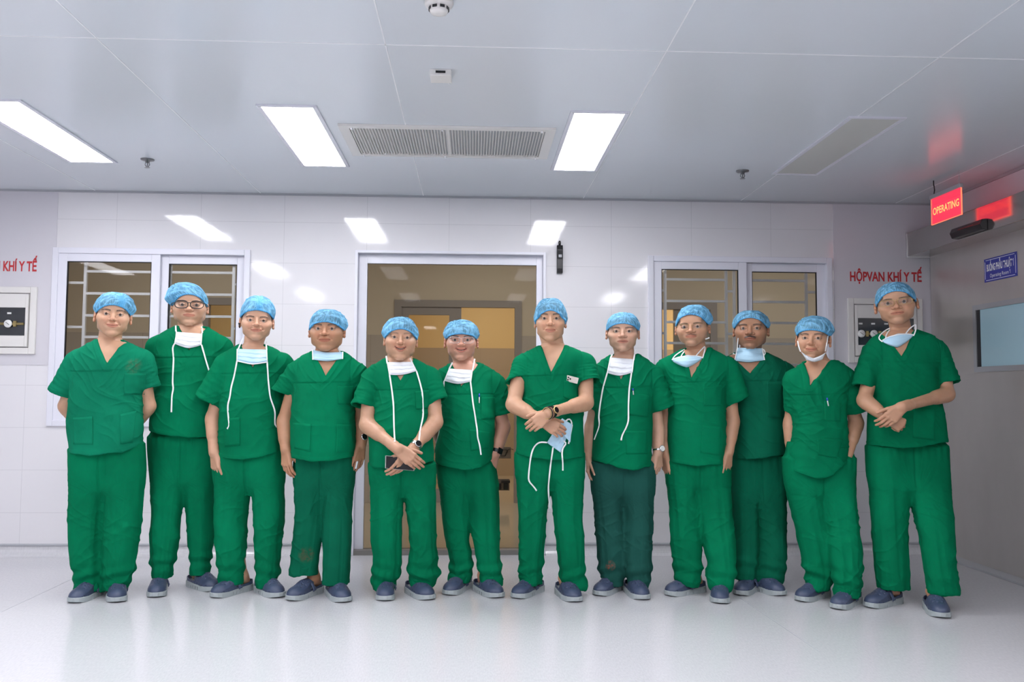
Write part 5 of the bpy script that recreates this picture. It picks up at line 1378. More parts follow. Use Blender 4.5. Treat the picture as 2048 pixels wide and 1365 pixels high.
def emit_person(P, out, CL):
    T, Lq = P['T'], P['L']; Y = P['Y']; H = out['H']; R, o, S, k, e = H; lf = out['lf']
    foot = (lf['L'][2]+lf['R'][2])/2
    root = empty('person', (float(foot[0]), float(foot[1]), 0), P['label'], 'person', 'men in green scrubs standing in a row')
    body = npmesh('body', *out['body'], M_skin, root, True, out['bodyc'])
    npmesh('hair', *out['hair'], M_greyhair if P.get('grey') else M_hair, root)
    # eyes
    for s in (-1, 1):
        c = R@(np.array([s*.0315, -.0735, -.0015])*S)+o; r = .0122*S.mean(); V = []; n1, n2 = 14, 24
        gz = unit(CAMP+np.array([0, 0, .25])-c); a = unit(np.cross(gz, [0, 0, 1])); b = np.cross(a, gz); cl = []
        for i in range(n1+1):
            ph = math.pi*i/n1
            for j in range(n2):
                t = 2*math.pi*j/n2; V.append(c+r*(gz*math.cos(ph)+math.sin(ph)*(a*math.cos(t)+b*math.sin(t))))
                cl.append((.008, .005, .004) if ph < .2 else ((.045, .022, .012) if ph < .66 else (.42, .39, .36)))
        Fc = [(i*n2+j, (i+1)*n2+j, (i+1)*n2+(j+1) % n2, i*n2+(j+1) % n2) for i in range(n1) for j in range(n2)]
        npmesh('eye', V, np.array(Fc), M_eye, root, True, np.array(cl))
    if P.get('open', 0) > .0016:
        V = []; sm = P.get('smile', 0)
        for i in range(13):
            x = (i-6)/6*.021
            for dz in (.0028, -.0012+.0006*math.sin(i*2.2)):
                V.append(R@(np.array([x, -.0872+9*x*x*.9, -.0615+dz+P['open']*.3+(sm*16+1)*x*x])*S)+o)
        V2 = [v+R@np.array([0, .004, 0]) for v in V]; n = len(V); Fc = []
        for i in range(12): Fc += [(2*i, 2*i+1, 2*i+3, 2*i+2), (n+2*i, n+2*i+2, n+2*i+3, n+2*i+1), (2*i, 2*i+2, n+2*i+2, n+2*i), (2*i+1, n+2*i+1, n+2*i+3, 2*i+3)]
        npmesh('teeth', V+V2, Fc, M_teeth, root)
    V, Q, col = out['cap']; cp = npmesh('surgical_cap', V, Q, M_cap, root, True, col)
    top = npmesh('scrub_top', *out['top'], P.get('mtop', M_green), root)
    tr = npmesh('scrub_trousers', *out['trousers'], P.get('mtr', M_green), root)
    tt = bvh(*out['top']); tb = bvh(*out['body']); tq = bvh(*out['trousers']); TR = [tt, tb, tq]
    mt = P.get('mtop', M_green)
    for q in P.get('pockets', []):
        pk = sheet('pocket', [T(*p) for p in q], [tt], Y, mt, top, .0012, .0022, 14, 12)
        ribbon('pocket_hem', [T(q[0][0], q[0][1]+22), T(q[1][0], q[1][1]+22)], .0022, [tt], Y, mt, pk, .004, .0015)
    if P.get('yoke'):
        yk = P['yoke']; rows = sorted(P['torso']); l_ = np.interp(yk, [r[0] for r in rows], [r[1] for r in rows]); r_ = np.interp(yk, [r[0] for r in rows], [r[2] for r in rows])
        us = np.linspace(l_+12, r_-12, 14); ribbon('yoke_seam', [T(u, yk+2*math.sin(i*1.3)) for i, u in enumerate(us)], .0026, [tt], Y, mt, top, .0006, .0022, smooth=1)
    for q in P.get('seams', []): ribbon('seam', [T(*p) for p in q], .0022, [tt], Y, mt, top, .0015, .0016)
    if P.get('cord'): ribbon('drawstring', [Lq(*p) for p in P['cord']], .007, [tq], Y, P.get('mtr', M_green), tr, .003, .002)
    # mask, worn loose
    mk = P.get('mask')
    if mk:
        mm = M_maskw if mk.get('c', 'w') == 'w' else M_maskb
        tp = mk.get('trees', [tt, tb])
        m_ = sheet('face_mask', [T(*p) for p in mk['quad']], tp, Y, mm, root, .006, .0016, 24, 26, mk.get('bulge', .012), mk.get('pleat', .006), mk.get('blur', 12), mk.get('bow', 0), mk.get('dmax', .03), .002, mk.get('tbow', 0))
        for ln in mk.get('edges', []): ribbon('mask_binding', [T(*p) for p in ln], .006, tp+[bvh_of(m_)], Y, M_tie, m_, .008, .0015)
        for ti in mk.get('ties', []): ribbon('tie', [T(*p) for p in ti], .0085, TR, Y, M_tie, m_, .005, .0014, twist=.5)
        for ti in mk.get('loops', []):
            ribbon('tie', [T(*p) for p in ti], .0065, TR, Y, M_tie, m_, .010, .0016, twist=.3)
    g = P.get('glasses')
    if g:
        mf, rad, hw, hh_, sq = g['m'], g['r'], g['w'], g['h'], g.get('sq', 3)
        gy = -.1030; parts = []
        gl = None; W = lambda p: R@(np.array(p)*S)+o
        rings = []
        for s in (-1, 1):
            ring = []
            for t in np.linspace(0, 2*math.pi, 37)[:-1]:
                ct, st = math.cos(t), math.sin(t); rr = 1/((abs(ct)**sq+abs(st)**sq)**(1/sq))
                x = s*.0345+hw*ct*rr; z = g.get('dz', -.003)+hh_*st*rr; ring.append((x, gy+abs(x)*.12, z))
            rings.append(ring)
        mb = MB()
        for ring in rings: mb.tube([W(p) for p in ring], rad*(.7 if g.get('rimless') else 1), 6, closed=True)
        bz = g.get('dz', -.003)+hh_*.35
        mb.tube([W((-.0345+hw, gy+.001, bz)), W((-.004, gy-.004, bz+.002)), W((.004, gy-.004, bz+.002)), W((.0345-hw, gy+.001, bz))], rad, 6)
        for s in (-1, 1): mb.tube([W((s*(.0345+hw), gy+.007, bz)), W((s*.074, gy+.02, bz)), W((s*.083, -.02, bz-.001)), W((s*.084, .01, bz-.004)), W((s*.083, .028, bz-.02))], rad*.9, 6)
        gl = mb.build('glasses', mf, root, True); gl['label'] = g['label']
        for s, ring in zip((-1, 1), rings):
            V = [W(p) for p in ring]; V2 = [v+R@np.array([0, .0012, 0]) for v in V]; n = len(V)
            npmesh('lens', V+V2, [tuple(range(n)), tuple(range(2*n-1, n-1, -1))]+[(i, i+n, (i+1) % n+n, (i+1) % n) for i in range(n)], M_lens, gl, False)
    # clogs
    sole, upper, strap = CL
    for s in 'LR':
        toe, an, ank = lf[s]; sc = 1.0*P.get('clog', 1.0)
        u = bpy.data.objects.new('clog', upper); COL.objects.link(u); u.parent = root
        u.location = (toe[0]-root.location[0], toe[1]-root.location[1], 0); u.rotation_euler = (0, 0, an)
        u.scale = (sc*(-1 if s == 'R' else 1), sc, sc) if False else (sc, sc, sc)
        for nm, me in (('sole', sole), ('strap', strap)):
            c = bpy.data.objects.new(nm, me); COL.objects.link(c); c.parent = u
            if nm == 'sole': c['label'] = 'grey ridged sole'
    P['root'] = root; P['trees'] = TR
    return root
def bvh_of(ob):
    me = ob.data; off = Vector((0, 0, 0)); p = ob
    while p is not None: off += p.location; p = p.parent
    return BVHTree.FromPolygons([v.co+off for v in me.vertices], [tuple(f.vertices) for f in me.polygons])
# ------------------------------------------------------------------ the twelve men, measured
def fr(ox, oy, k): return lambda u, v: (ox+k*u, oy+k*v)
T1, T2, T3, T4 = fr(90, 540, .2931), fr(540, 560, .2931), fr(980, 560, .2931), fr(1440, 530, .2931)
L1, L2, L3, L4 = fr(90, 860, .2784), fr(540, 860, .2784), fr(1000, 860, .2784), fr(1440, 860, .2931)
def face(T, eye, chin, ch, cap):      # crop units -> pixels
    e = T(*eye); return dict(eye=e, chin=T(*chin), cheek=(T(ch[0], 0)[0], T(ch[1], 0)[0]),
        cap=dict(top=T(0, cap[0])[1], l=T(cap[1], 0)[0], r=T(cap[2], 0)[0], front=T(0, cap[3])[1], side=T(0, cap[4])[1], **(cap[5] if len(cap) > 5 else {})))
LIGHT, MID, TAN, RUDDY, DARK = (.58, .340, .218), (.51, .285, .175), (.45, .235, .135), (.57, .30, .21), (.38, .195, .112)
DN = (0.0, .05, -1)       # hanging hand
PEOPLE = [
 dict(seed=11, eyeopen=0.8, Y=5.08, T=T1, L=L1, **face(T1, (466, 300), (462, 450), (368, 566), (143, 335, 612, 243, 300, dict(knot=.35))), smile=.35, skin=LIGHT, roll=3, ear=.002, jaw=.002,
  neck=.062, belly=.02, mtop=M_green2, stack=1.3,
  torso=[(478, 345, 530), (500, 305, 585), (530, 240, 660), (565, 205, 690), (640, 192, 700), (760, 186, 690), (870, 183, 668), (1000, 172, 666), (1090, 166, 668), (1160, 175, 662), (1255, 187, 650)],
  hem=[(150, 1255), (350, 1262), (540, 1240), (600, 1205), (680, 1165)], v=[(334, 478), (536, 478), (430, 650)], yoke=688,
  sleeves=dict(L=dict(sh=(222, 600), e0=(28, 806), e1=(188, 872)), R=dict(sh=(660, 590), e0=(786, 790), e1=(660, 806))),
  arms=dict(L=dict(pts=[(222, 620, 0), (142, 930, .06), (300, 1130, .2)]), R=dict(pts=[(665, 620, 0), (706, 930, .06), (560, 1130, .2)])),
  legs=dict(L=[(150, 190, 440), (300, 190, 448), (450, 182, 432), (640, 175, 418), (800, 176, 412), (950, 187, 412), (1040, 212, 408), (1095, 220, 404), (1158, 208, 406)],
            R=[(110, 440, 698), (300, 450, 708), (450, 440, 705), (640, 428, 690), (800, 424, 668), (950, 418, 645), (1040, 414, 628), (1085, 425, 612), (1148, 428, 588)]),
  crotch=430, feet=dict(L=(185, 1252, -14), R=(515, 1248, 20)),
  pockets=[[(540, 705), (690, 708), (680, 852), (540, 850)], [(190, 1010), (325, 1000), (325, 1195), (192, 1190)], [(512, 985), (625, 960), (600, 1180), (515, 1190)]],
  cord=[(430, 175), (425, 260), (432, 330)],
  label='smiling young man at the far left in a washed out green top without a mask'),
 dict(seed=12, eyeopen=0.85, Y=5.32, T=T1, L=L1, **face(T1, (985, 236), (978, 372), (880, 1086), (78, 818, 1102, 170, 245, dict(lean=-.3))), skin=LIGHT, jaw=.006, neck=.072, belly=.03, yaw=-2, stubble=.15,
  torso=[(390, 880, 1100), (410, 830, 1150), (440, 780, 1200), (480, 750, 1225), (600, 752, 1225), (760, 757, 1210), (900, 750, 1195), (1000, 738, 1190), (1140, 728, 1185)],
  hem=[(700, 1096), (900, 1136), (1110, 1146), (1220, 1142)], v=[(898, 392), (1082, 390), (990, 558)], yoke=592,
  sleeves=dict(L=dict(sh=(770, 500), e0=(672, 770), e1=(790, 800)), R=dict(sh=(1200, 500), e0=(1300, 760), e1=(1195, 800))),
  arms=dict(L=dict(pts=[(770, 520, 0), (745, 830, .06), (850, 1000, .22)]), R=dict(pts=[(1200, 520, 0), (1230, 830, .06), (1130, 1000, .22)])),
  legs=dict(L=[(60, 755, 1022), (150, 752, 1012), (300, 758, 1008), (450, 765, 998), (600, 775, 970), (750, 768, 962), (900, 762, 940), (1000, 770, 915), (1062, 778, 902)],
            R=[(60, 1024, 1240), (200, 1016, 1235), (370, 1010, 1225), (500, 1018, 1215), (640, 1022, 1215), (750, 1028, 1213), (850, 1038, 1202), (950, 1048, 1188), (1035, 1052, 1180)]),
  crotch=375, feet=dict(L=(790, 1212, 11), R=(1235, 1165, 47)), cord=[(1065, 62), (1072, 110), (1062, 130)],
  mask=dict(quad=[(900, 424), (1070, 436), (1064, 514), (885, 505)], bow=26, edges=[[(893, 400), (900, 424), (885, 505)], [(1074, 410), (1070, 436), (1064, 514)]],
            ties=[[(884, 505), (868, 522), (878, 600), (873, 700), (870, 790), (880, 800), (866, 850), (862, 972)], [(1068, 512), (1082, 560), (1098, 620), (1120, 690)], [(893, 420), (892, 380)], [(1074, 430), (1068, 385)]]),
  glasses=dict(m=M_black, r=.0026, w=.0290, h=.0210, sq=2.6, label='thick black framed glasses'),
  label='tall man in thick black glasses with a white mask hanging on his chest'),
 dict(seed=13, eyeopen=0.85, Y=5.15, T=T1, L=L1, **face(T1, (1446, 342), (1438, 474), (1352, 1548), (167, 1333, 1567, 278, 322, dict(knot=.05))), skin=(.55, .315, .205), roll=2, neck=.056, ear=.0,smile=.15,
  torso=[(512, 1330, 1500), (535, 1275, 1560), (565, 1235, 1610), (610, 1215, 1640), (720, 1212, 1640), (850, 1210, 1625), (950, 1204, 1610), (1050, 1193, 1605), (1200, 1195, 1610), (1295, 1208, 1615)],
  hem=[(1180, 1285), (1220, 1290), (1350, 1296), (1500, 1270), (1630, 1230)], v=[(1318, 515), (1516, 510), (1420, 672)], yoke=700,
  sleeves=dict(L=dict(sh=(1236, 622), e0=(1032, 848), e1=(1202, 932)), R=dict(sh=(1618, 622), e0=(1735, 845), e1=(1595, 895))),
  arms=dict(L=dict(pts=[(1236, 640, 0), (1146, 1010, .02), (1152, 1240, -.06)], hand=dict(d=(.18, -.12, -1), t=(.75, -.65, 0), curl=(.35, .55, .4))), R=dict(pts=[(1618, 640, .02), (1625, 960, .08), (1600, 1200, .06)])),
  legs=dict(L=[(170, 1235, 1470), (280, 1215, 1470), (390, 1218, 1468), (500, 1220, 1462), (640, 1218, 1448), (800, 1222, 1446), (930, 1238, 1440), (1010, 1250, 1436), (1102, 1250, 1425)],
            R=[(140, 1470, 1700), (300, 1478, 1712), (390, 1485, 1715), (500, 1495, 1718), (640, 1500, 1720), (800, 1502, 1700), (930, 1515, 1688), (1050, 1515, 1682), (1128, 1525, 1640)]),
  crotch=388, feet=dict(L=(1195, 1213, -36), R=(1690, 1212, 37)), cord=[(1455, 205), (1460, 270), (1450, 300)],
  pockets=[[(1215, 1020), (1330, 1005), (1330, 1200), (1225, 1210)]],
  mask=dict(c='b', quad=[(1312, 540), (1512, 545), (1516, 628), (1310, 620)], bow=22, edges=[[(1312, 540), (1310, 622)], [(1512, 545), (1516, 630)], [(1310, 622), (1415, 645), (1516, 630)]],
            ties=[[(1310, 622), (1290, 730), (1270, 800), (1262, 870), (1246, 920), (1250, 1000), (1260, 1075), (1243, 1086)], [(1516, 630), (1524, 760), (1536, 870), (1570, 962), (1568, 1072), (1588, 1077)], [(1318, 545), (1335, 500), (1352, 465)], [(1512, 548), (1508, 490)]]),
  label='slim man with a dark earphone and pale blue mask on his chest, third from left'),
 dict(seed=14, eyeopen=0.8, Y=5.05, T=T2, L=L2, **face(T2, (375, 330), (372, 480), (280, 490), (196, 252, 518, 290, 340)), skin=TAN, yaw=-7, jaw=.006, neck=.066, belly=.055, fat=1.05, smile=.15,
  mtr=M_green3, stack=.15,
  torso=[(486, 292, 500), (505, 240, 540), (535, 190, 580), (570, 165, 600), (640, 160, 600), (760, 164, 584), (870, 156, 578), (1000, 152, 582), (1120, 150, 590), (1240, 160, 568)],
  hem=[(120, 1216), (300, 1235), (450, 1228), (600, 1204)], v=[(296, 500), (480, 500), (384, 662)], yoke=700,
  sleeves=dict(L=dict(sh=(185, 610), e0=(12, 742), e1=(154, 787)), R=dict(sh=(578, 610), e0=(690, 800), e1=(570, 850), dy=.02)),
  arms=dict(L=dict(pts=[(185, 630, 0), (102, 960, .02), (106, 1150, -.05)], hand=dict(d=(.12, -.15, -1), t=(.8, -.6, 0), curl=(.3, .6, .45))),
            R=dict(pts=[(582, 630, .02), (622, 950, .05), (624, 1110, -.01)], hand=dict(d=(-.14, -.12, -1), t=(-.75, -.6, 0), curl=(.2, .45, .35)))),
  legs=dict(L=[(200, 188, 370), (350, 176, 385), (430, 172, 390), (600, 178, 375), (750, 168, 365), (900, 150, 350), (1038, 135, 338)],
            R=[(200, 372, 602), (350, 385, 600), (430, 395, 598), (600, 382, 585), (800, 380, 582), (950, 378, 575), (1105, 376, 568)]),
  crotch=408, feet=dict(L=(130, 1235, -31), R=(540, 1248, 24)), cord=[(362, 225), (372, 260), (385, 285)],
  pockets=[[(155, 975), (280, 985), (275, 1175), (165, 1150)], [(455, 985), (560, 985), (570, 1170), (450, 1180)], [(460, 725), (570, 725), (570, 850), (465, 850)]],
  mask=dict(c='b', quad=[(290, 478), (497, 492), (495, 540), (292, 545)], bow=14, pleat=.004, bulge=.02, tbow=10, edges=[[(290, 478), (292, 545)], [(497, 492), (495, 540)]], loops=[[(480, 495), (460, 470), (455, 455), (470, 455), (480, 463)]]),
  label='tanned stout man with a blue mask round his neck and one bare ankle'),
 dict(seed=15, eyeopen=0.6, Y=4.95, T=T2, L=L2, **face(T2, (893, 390), (888, 545), (788, 984), (247, 757, 1020, 338, 402)), skin=(.50, .285, .18), smile=.9, open=.0028, jaw=.006, neck=.070, belly=.045, roll=2, grey=True, brow=.45, fat=1.04, stack=1.2,
  torso=[(538, 785, 985), (558, 735, 1030), (590, 695, 1075), (640, 680, 1100), (700, 690, 1100), (760, 718, 1096), (860, 715, 1090), (930, 702, 1090), (1050, 676, 1108), (1150, 682, 1118), (1280, 686, 1116)],
  hem=[(640, 1275), (800, 1280), (1000, 1262), (1150, 1245)], v=[(790, 540), (978, 538), (892, 692)], yoke=745,
  sleeves=dict(L=dict(sh=(708, 645), e0=(553, 848), e1=(714, 882)), R=dict(sh=(1082, 640), e0=(1204, 800), e1=(1084, 874))),
  arms=dict(L=dict(pts=[(690, 665, 0), (662, 990, -.09), (866, 1150, -.28)], hand=dict(d=(.82, -.10, -.62), t=(.55, .1, .75), curl=(.42, .45, .35), spread=-.03)),
            R=dict(pts=[(1104, 660, 0), (1128, 970, -.07), (968, 1165, -.22)], hand=dict(d=(-.62, -.05, -.85), t=(-.6, -.5, .4), curl=(.25, .3, .25), spread=.0))),
  legs=dict(L=[(250, 720, 958), (340, 722, 956), (450, 720, 952), (600, 725, 950), (800, 727, 945), (900, 745, 945), (1000, 738, 945), (1060, 724, 925), (1145, 745, 882)],
            R=[(250, 958, 1180), (400, 960, 1190), (500, 978, 1195), (700, 1000, 1193), (850, 1012, 1196), (950, 992, 1205), (1040, 992, 1215), (1085, 1005, 1198), (1128, 1028, 1168)]),
  crotch=400, feet=dict(L=(820, 1238, 0), R=(1150, 1230, 27)), cord=[(955, 330), (950, 440)],
  pockets=[[(990, 762), (1085, 752), (1075, 880), (995, 885)]],
  seams=[[(722, 700), (716, 800), (712, 900)]],
  mask=dict(quad=[(800, 562), (968, 560), (1000, 622), (816, 648)], bow=14, edges=[[(800, 562), (816, 650)], [(968, 560), (1000, 625)]],
            ties=[[(816, 650), (830, 740), (843, 850), (846, 1000), (851, 1104)], [(1000, 625), (1020, 690), (1040, 770), (1046, 930), (1025, 1020), (1015, 1108)], [(800, 570), (793, 520)], [(970, 565), (955, 535)]]),
  label='grey haired laughing man with hands crossed over a dark phone before the doorway'),
 dict(seed=16, eyeopen=0.65, Y=5.18, T=T2, L=L2, **face(T2, (1305, 408), (1303, 545), (1208, 1402), (266, 1178, 1433, 372, 402)), skin=RUDDY, smile=.8, open=.0020, jaw=.002, neck=.060, belly=.04, ear=.002, stack=1.1,
  torso=[(566, 1240, 1425), (585, 1190, 1480), (615, 1150, 1530), (660, 1140, 1560), (760, 1150, 1545), (850, 1165, 1532), (950, 1165, 1530), (1050, 1150, 1530), (1150, 1132, 1525), (1270, 1130, 1510)],
  hem=[(1090, 1240), (1180, 1270), (1340, 1298), (1460, 1275), (1550, 1205)], v=[(1240, 575), (1426, 568), (1304, 738)], yoke=775,
  sleeves=dict(L=dict(sh=(1165, 680), e0=(1080, 860), e1=(1180, 890)), R=dict(sh=(1532, 690), e0=(1643, 905), e1=(1532, 922))),
  arms=dict(L=dict(pts=[(1165, 690, .03), (1130, 980, .1), (1180, 1150, .2)]), R=dict(pts=[(1532, 710, 0), (1592, 1000, .02), (1542, 1175, -.03)], hand=dict(d=(-.3, -.05, -1), t=(-.7, -.6, 0)))),
  legs=dict(L=[(260, 1206, 1398), (400, 1215, 1410), (500, 1225, 1422), (650, 1245, 1425), (800, 1265, 1428), (900, 1286, 1448), (1000, 1288, 1462), (1050, 1277, 1450), (1095, 1280, 1436)],
            R=[(230, 1400, 1600), (300, 1402, 1618), (400, 1410, 1640), (500, 1430, 1648), (650, 1440, 1650), (800, 1460, 1650), (900, 1475, 1648), (1000, 1492, 1664), (1112, 1512, 1672)]),
  crotch=425, feet=dict(L=(1265, 1195, -29), R=(1650, 1215, 25)),
  pockets=[[(1440, 800), (1535, 800), (1530, 950), (1440, 955)], [(1360, 1020), (1505, 1040), (1500, 1150), (1370, 1170)]],
  mask=dict(quad=[(1224, 606), (1380, 616), (1370, 694), (1190, 690)], bow=20, edges=[[(1224, 606), (1190, 690)], [(1380, 616), (1370, 694)]],
            ties=[[(1188, 690), (1184, 745)], [(1170, 850), (1168, 950), (1155, 1045), (1138, 1100), (1124, 1182)], [(1368, 694), (1378, 780), (1386, 850), (1400, 930), (1405, 970), (1414, 1020), (1416, 1080), (1430, 1120), (1440, 1195)], [(1245, 565), (1222, 610)], [(1397, 540), (1382, 618)]]),
  glasses=dict(m=M_silver, r=.0010, w=.0275, h=.0180, sq=3, dz=-.004, label='thin wire framed glasses'),
  label='grinning man in thin wire glasses before the doorway, one hand in his pocket'),
 dict(seed=17, eyeopen=0.75, Y=4.98, T=T3, L=L3, **face(T3, (412, 260), (415, 418), (322, 508), (120, 297, 533, 212, 300)), skin=(.56, .325, .205), jaw=.004, neck=.064, belly=.015, smile=.2, fat=1.05,
  torso=[(448, 345, 520), (470, 285, 585), (500, 235, 640), (540, 212, 655), (640, 208, 612), (760, 220, 598), (880, 192, 638), (1000, 186, 632), (1100, 181, 636), (1235, 178, 642)],
  hem=[(150, 1183), (300, 1215), (430, 1230), (660, 1212)], v=[(351, 448), (516, 444), (412, 648)], yoke=650,
  sleeves=dict(L=dict(sh=(232, 560), e0=(122, 702), e1=(218, 676)), R=dict(sh=(638, 548), e0=(752, 685), e1=(596, 722))),
  arms=dict(L=dict(pts=[(208, 570, 0), (160, 852, -.08), (345, 955, -.25)], hand=dict(d=(.86, -.02, -.5), t=(.5, .15, .85), curl=(.45, .6, .5), spread=.0)),
            R=dict(pts=[(652, 565, 0), (655, 840, -.08), (415, 905, -.31)], hand=dict(d=(-.80, .05, -.60), t=(-.62, .1, .75), curl=(.45, .6, .5), spread=.0))),
  legs=dict(L=[(180, 118, 360), (300, 115, 362), (450, 118, 350), (600, 125, 335), (800, 128, 325), (950, 130, 312), (1050, 132, 300), (1105, 140, 296)],
            R=[(180, 360, 600), (380, 370, 602), (500, 380, 592), (650, 385, 590), (800, 405, 605), (950, 418, 606), (1050, 428, 610), (1140, 448, 620)]),
  crotch=352, feet=dict(L=(100, 1218, -39), R=(550, 1246, 12)),
  pockets=[[(505, 690), (600, 690), (590, 850), (500, 800)]],
  label='broad man with rolled sleeves and crossed wrists holding a loose blue mask'),
 dict(seed=18, eyeopen=0.95, Y=5.14, T=T3, L=L3, **face(T3, (905, 348), (900, 482), (810, 1006), (215, 792, 1025, 300, 342)), skin=(.56, .34, .235), neck=.058, belly=.035, mtr=M_teal, open=.0, fat=.92,
  torso=[(508, 838, 1012), (530, 780, 1060), (560, 745, 1100), (600, 725, 1120), (700, 724, 1120), (800, 728, 1105), (900, 712, 1100), (1000, 706, 1104), (1100, 700, 1104), (1200, 694, 1095), (1295, 698, 1085)],
  hem=[(660, 1232), (800, 1258), (960, 1298), (1120, 1275)], v=[(834, 512), (1012, 512), (888, 692)], yoke=728,
  sleeves=dict(L=dict(sh=(752, 630), e0=(655, 870), e1=(752, 890)), R=dict(sh=(1105, 630), e0=(1264, 846), e1=(1102, 904))),
  arms=dict(L=dict(pts=[(752, 650, 0), (692, 1000, .05), (676, 1195, .02)], hand=dict(d=(-.02, -.1, -1), t=(-.3, -.9, 0), curl=(.35, .6, .4))),
            R=dict(pts=[(1108, 650, 0), (1145, 1010, .02), (1148, 1165, -.02)], hand=dict(d=(-.04, -.1, -1), t=(-.75, -.65, 0), curl=(.45, .75, .5)))),
  legs=dict(L=[(240, 650, 870), (350, 655, 872), (470, 662, 872), (600, 680, 875), (750, 690, 880), (900, 700, 890), (1000, 710, 888), (1060, 718, 885), (1110, 760, 882)],
            R=[(250, 870, 1100), (400, 874, 1105), (480, 885, 1102), (600, 898, 1095), (750, 900, 1088), (900, 895, 1085), (1000, 892, 1087), (1060, 912, 1082), (1128, 930, 1062)]),
  crotch=465, feet=dict(L=(690, 1198, -42), R=(1035, 1230, 6)),
  pockets=[[(960, 765), (1095, 790), (1080, 940), (950, 920)], [(920, 1030), (1070, 1030), (1080, 1190), (930, 1190)]],
  mask=dict(quad=[(822, 530), (980, 542), (970, 632), (800, 636)], bow=22, edges=[[(822, 530), (800, 636)], [(980, 542), (970, 632)]],
            ties=[[(800, 636), (770, 740), (750, 860), (740, 950), (752, 985), (728, 1050), (712, 1092)], [(966, 632), (950, 740), (945, 850), (945, 970), (920, 1030), (900, 1060), (895, 1096)], [(822, 535), (835, 508)], [(980, 548), (988, 500)]],
            loops=[[(985, 500), (985, 470), (1000, 468), (1005, 485)]]),
  label='pale man in faded teal trousers with a white mask on his chest'),
 dict(seed=19, eyeopen=0.85, Y=5.20, T=T3, L=L3, **face(T3, (1370, 318), (1358, 445), (1284, 1486), (164, 1260, 1515, 238, 310)), skin=MID, neck=.056, belly=.02, moustache=.25, mden=.6, yaw=-6, stubble=.2, roll=-2,
  torso=[(468, 1325, 1500), (490, 1265, 1560), (520, 1220, 1610), (560, 1195, 1635), (640, 1188, 1630), (720, 1196, 1610), (800, 1208, 1598), (880, 1215, 1600), (1000, 1210, 1602), (1100, 1206, 1598), (1275, 1214, 1575)],
  hem=[(1170, 1240), (1400, 1272), (1600, 1258)], v=[(1335, 475), (1505, 465), (1370, 672)], yoke=690,
  sleeves=dict(L=dict(sh=(1215, 580), e0=(1130, 830), e1=(1230, 850)), R=dict(sh=(1620, 575), e0=(1762, 786), e1=(1608, 868))),
  arms=dict(L=dict(pts=[(1215, 600, 0), (1200, 950, .05), (1196, 1190, .0)], hand=dict(d=(.05, -.1, -1), t=(.3, -.9, 0), curl=(.35, .6, .4))),
            R=dict(pts=[(1622, 590, 0), (1655, 960, 0), (1632, 1165, -.06)], hand=dict(d=(-.18, -.15, -1), t=(-.75, -.6, 0), curl=(.15, .35, .3), spread=.06))),
  legs=dict(L=[(230, 1202, 1392), (400, 1203, 1405), (550, 1220, 1425), (700, 1225, 1425), (850, 1232, 1438), (950, 1248, 1446), (1010, 1256, 1444), (1080, 1255, 1435), (1115, 1300, 1420)],
            R=[(240, 1394, 1640), (400, 1402, 1655), (550, 1425, 1665), (700, 1445, 1675), (850, 1475, 1690), (950, 1495, 1690), (1030, 1488, 1690), (1080, 1480, 1680), (1150, 1510, 1652)]),
  crotch=398, feet=dict(L=(1190, 1195, -66), R=(1580, 1257, -17)),
  pockets=[[(1455, 735), (1590, 715), (1580, 860), (1460, 860)], [(1450, 990), (1575, 1005), (1570, 1200), (1435, 1180)]],
  mask=dict(c='b', quad=[(1242, 545), (1450, 530), (1440, 545), (1250, 560)], bow=46, tbow=-24, bulge=.03, pleat=.002, blur=20, dmax=.01, edges=[[(1242, 545), (1280, 528), (1345, 520), (1410, 518), (1450, 530)]],
            loops=[[(1242, 548), (1250, 525), (1300, 490), (1328, 475)], [(1295, 560), (1300, 520), (1325, 490)], [(1405, 520), (1420, 500), (1450, 470), (1465, 455)], [(1450, 535), (1462, 500), (1468, 460)], [(1470, 405), (1490, 402), (1497, 395)]]),
  glasses=dict(m=M_gold, r=.0008, w=.0270, h=.0170, sq=2.6, rimless=True, label='rimless glasses'),
  label='thin man with moustache and rimless glasses, blue mask slung open round his neck'),
 dict(seed=20, eyeopen=0.75, Y=5.34, T=T4, L=L4, **face(T4, (205, 430), (195, 568), (108, 312), (307, 72, 336, 363, 432)), skin=DARK, neck=.066, belly=.03, moustache=.28, mth=.72, mden=1.0, jaw=.004, stubble=.25, yaw=-3,
  torso=[(598, 95, 325), (620, 50, 380), (650, 0, 430), (690, -20, 465), (760, 0, 470), (860, 60, 440), (1000, 90, 430), (1100, 95, 436), (1200, 92, 438), (1330, 90, 438)],
  hem=[(40, 1335), (240, 1322), (480, 1290)], v=[(118, 655), (280, 655), (203, 748)], yoke=790, mtop=M_green3, mtr=M_green3,
  sleeves=dict(L=dict(sh=(0, 720), e0=(-95, 930), e1=(15, 960)), R=dict(sh=(440, 712), e0=(512, 920), e1=(425, 945))),
  arms=dict(L=dict(pts=[(0, 740, 0), (-20, 1050, .08), (60, 1200, .25)]), R=dict(pts=[(440, 730, .0), (472, 1000, .06), (410, 1150, .2)])),
  legs=dict(L=[(180, 86, 240), (300, 88, 243), (450, 90, 240), (600, 95, 245), (750, 100, 250), (880, 104, 254), (960, 106, 242), (1012, 88, 236)],
            R=[(180, 240, 442), (450, 247, 445), (600, 258, 445), (750, 266, 442), (850, 266, 445), (930, 255, 440), (1000, 247, 432), (1038, 252, 420)]),
  crotch=478, feet=dict(L=(120, 1135, -43), R=(430, 1140, 19)), cord=[(230, 210), (240, 330), (222, 450)],
  pockets=[[(320, 800), (425, 795), (420, 1050), (325, 1040)]],
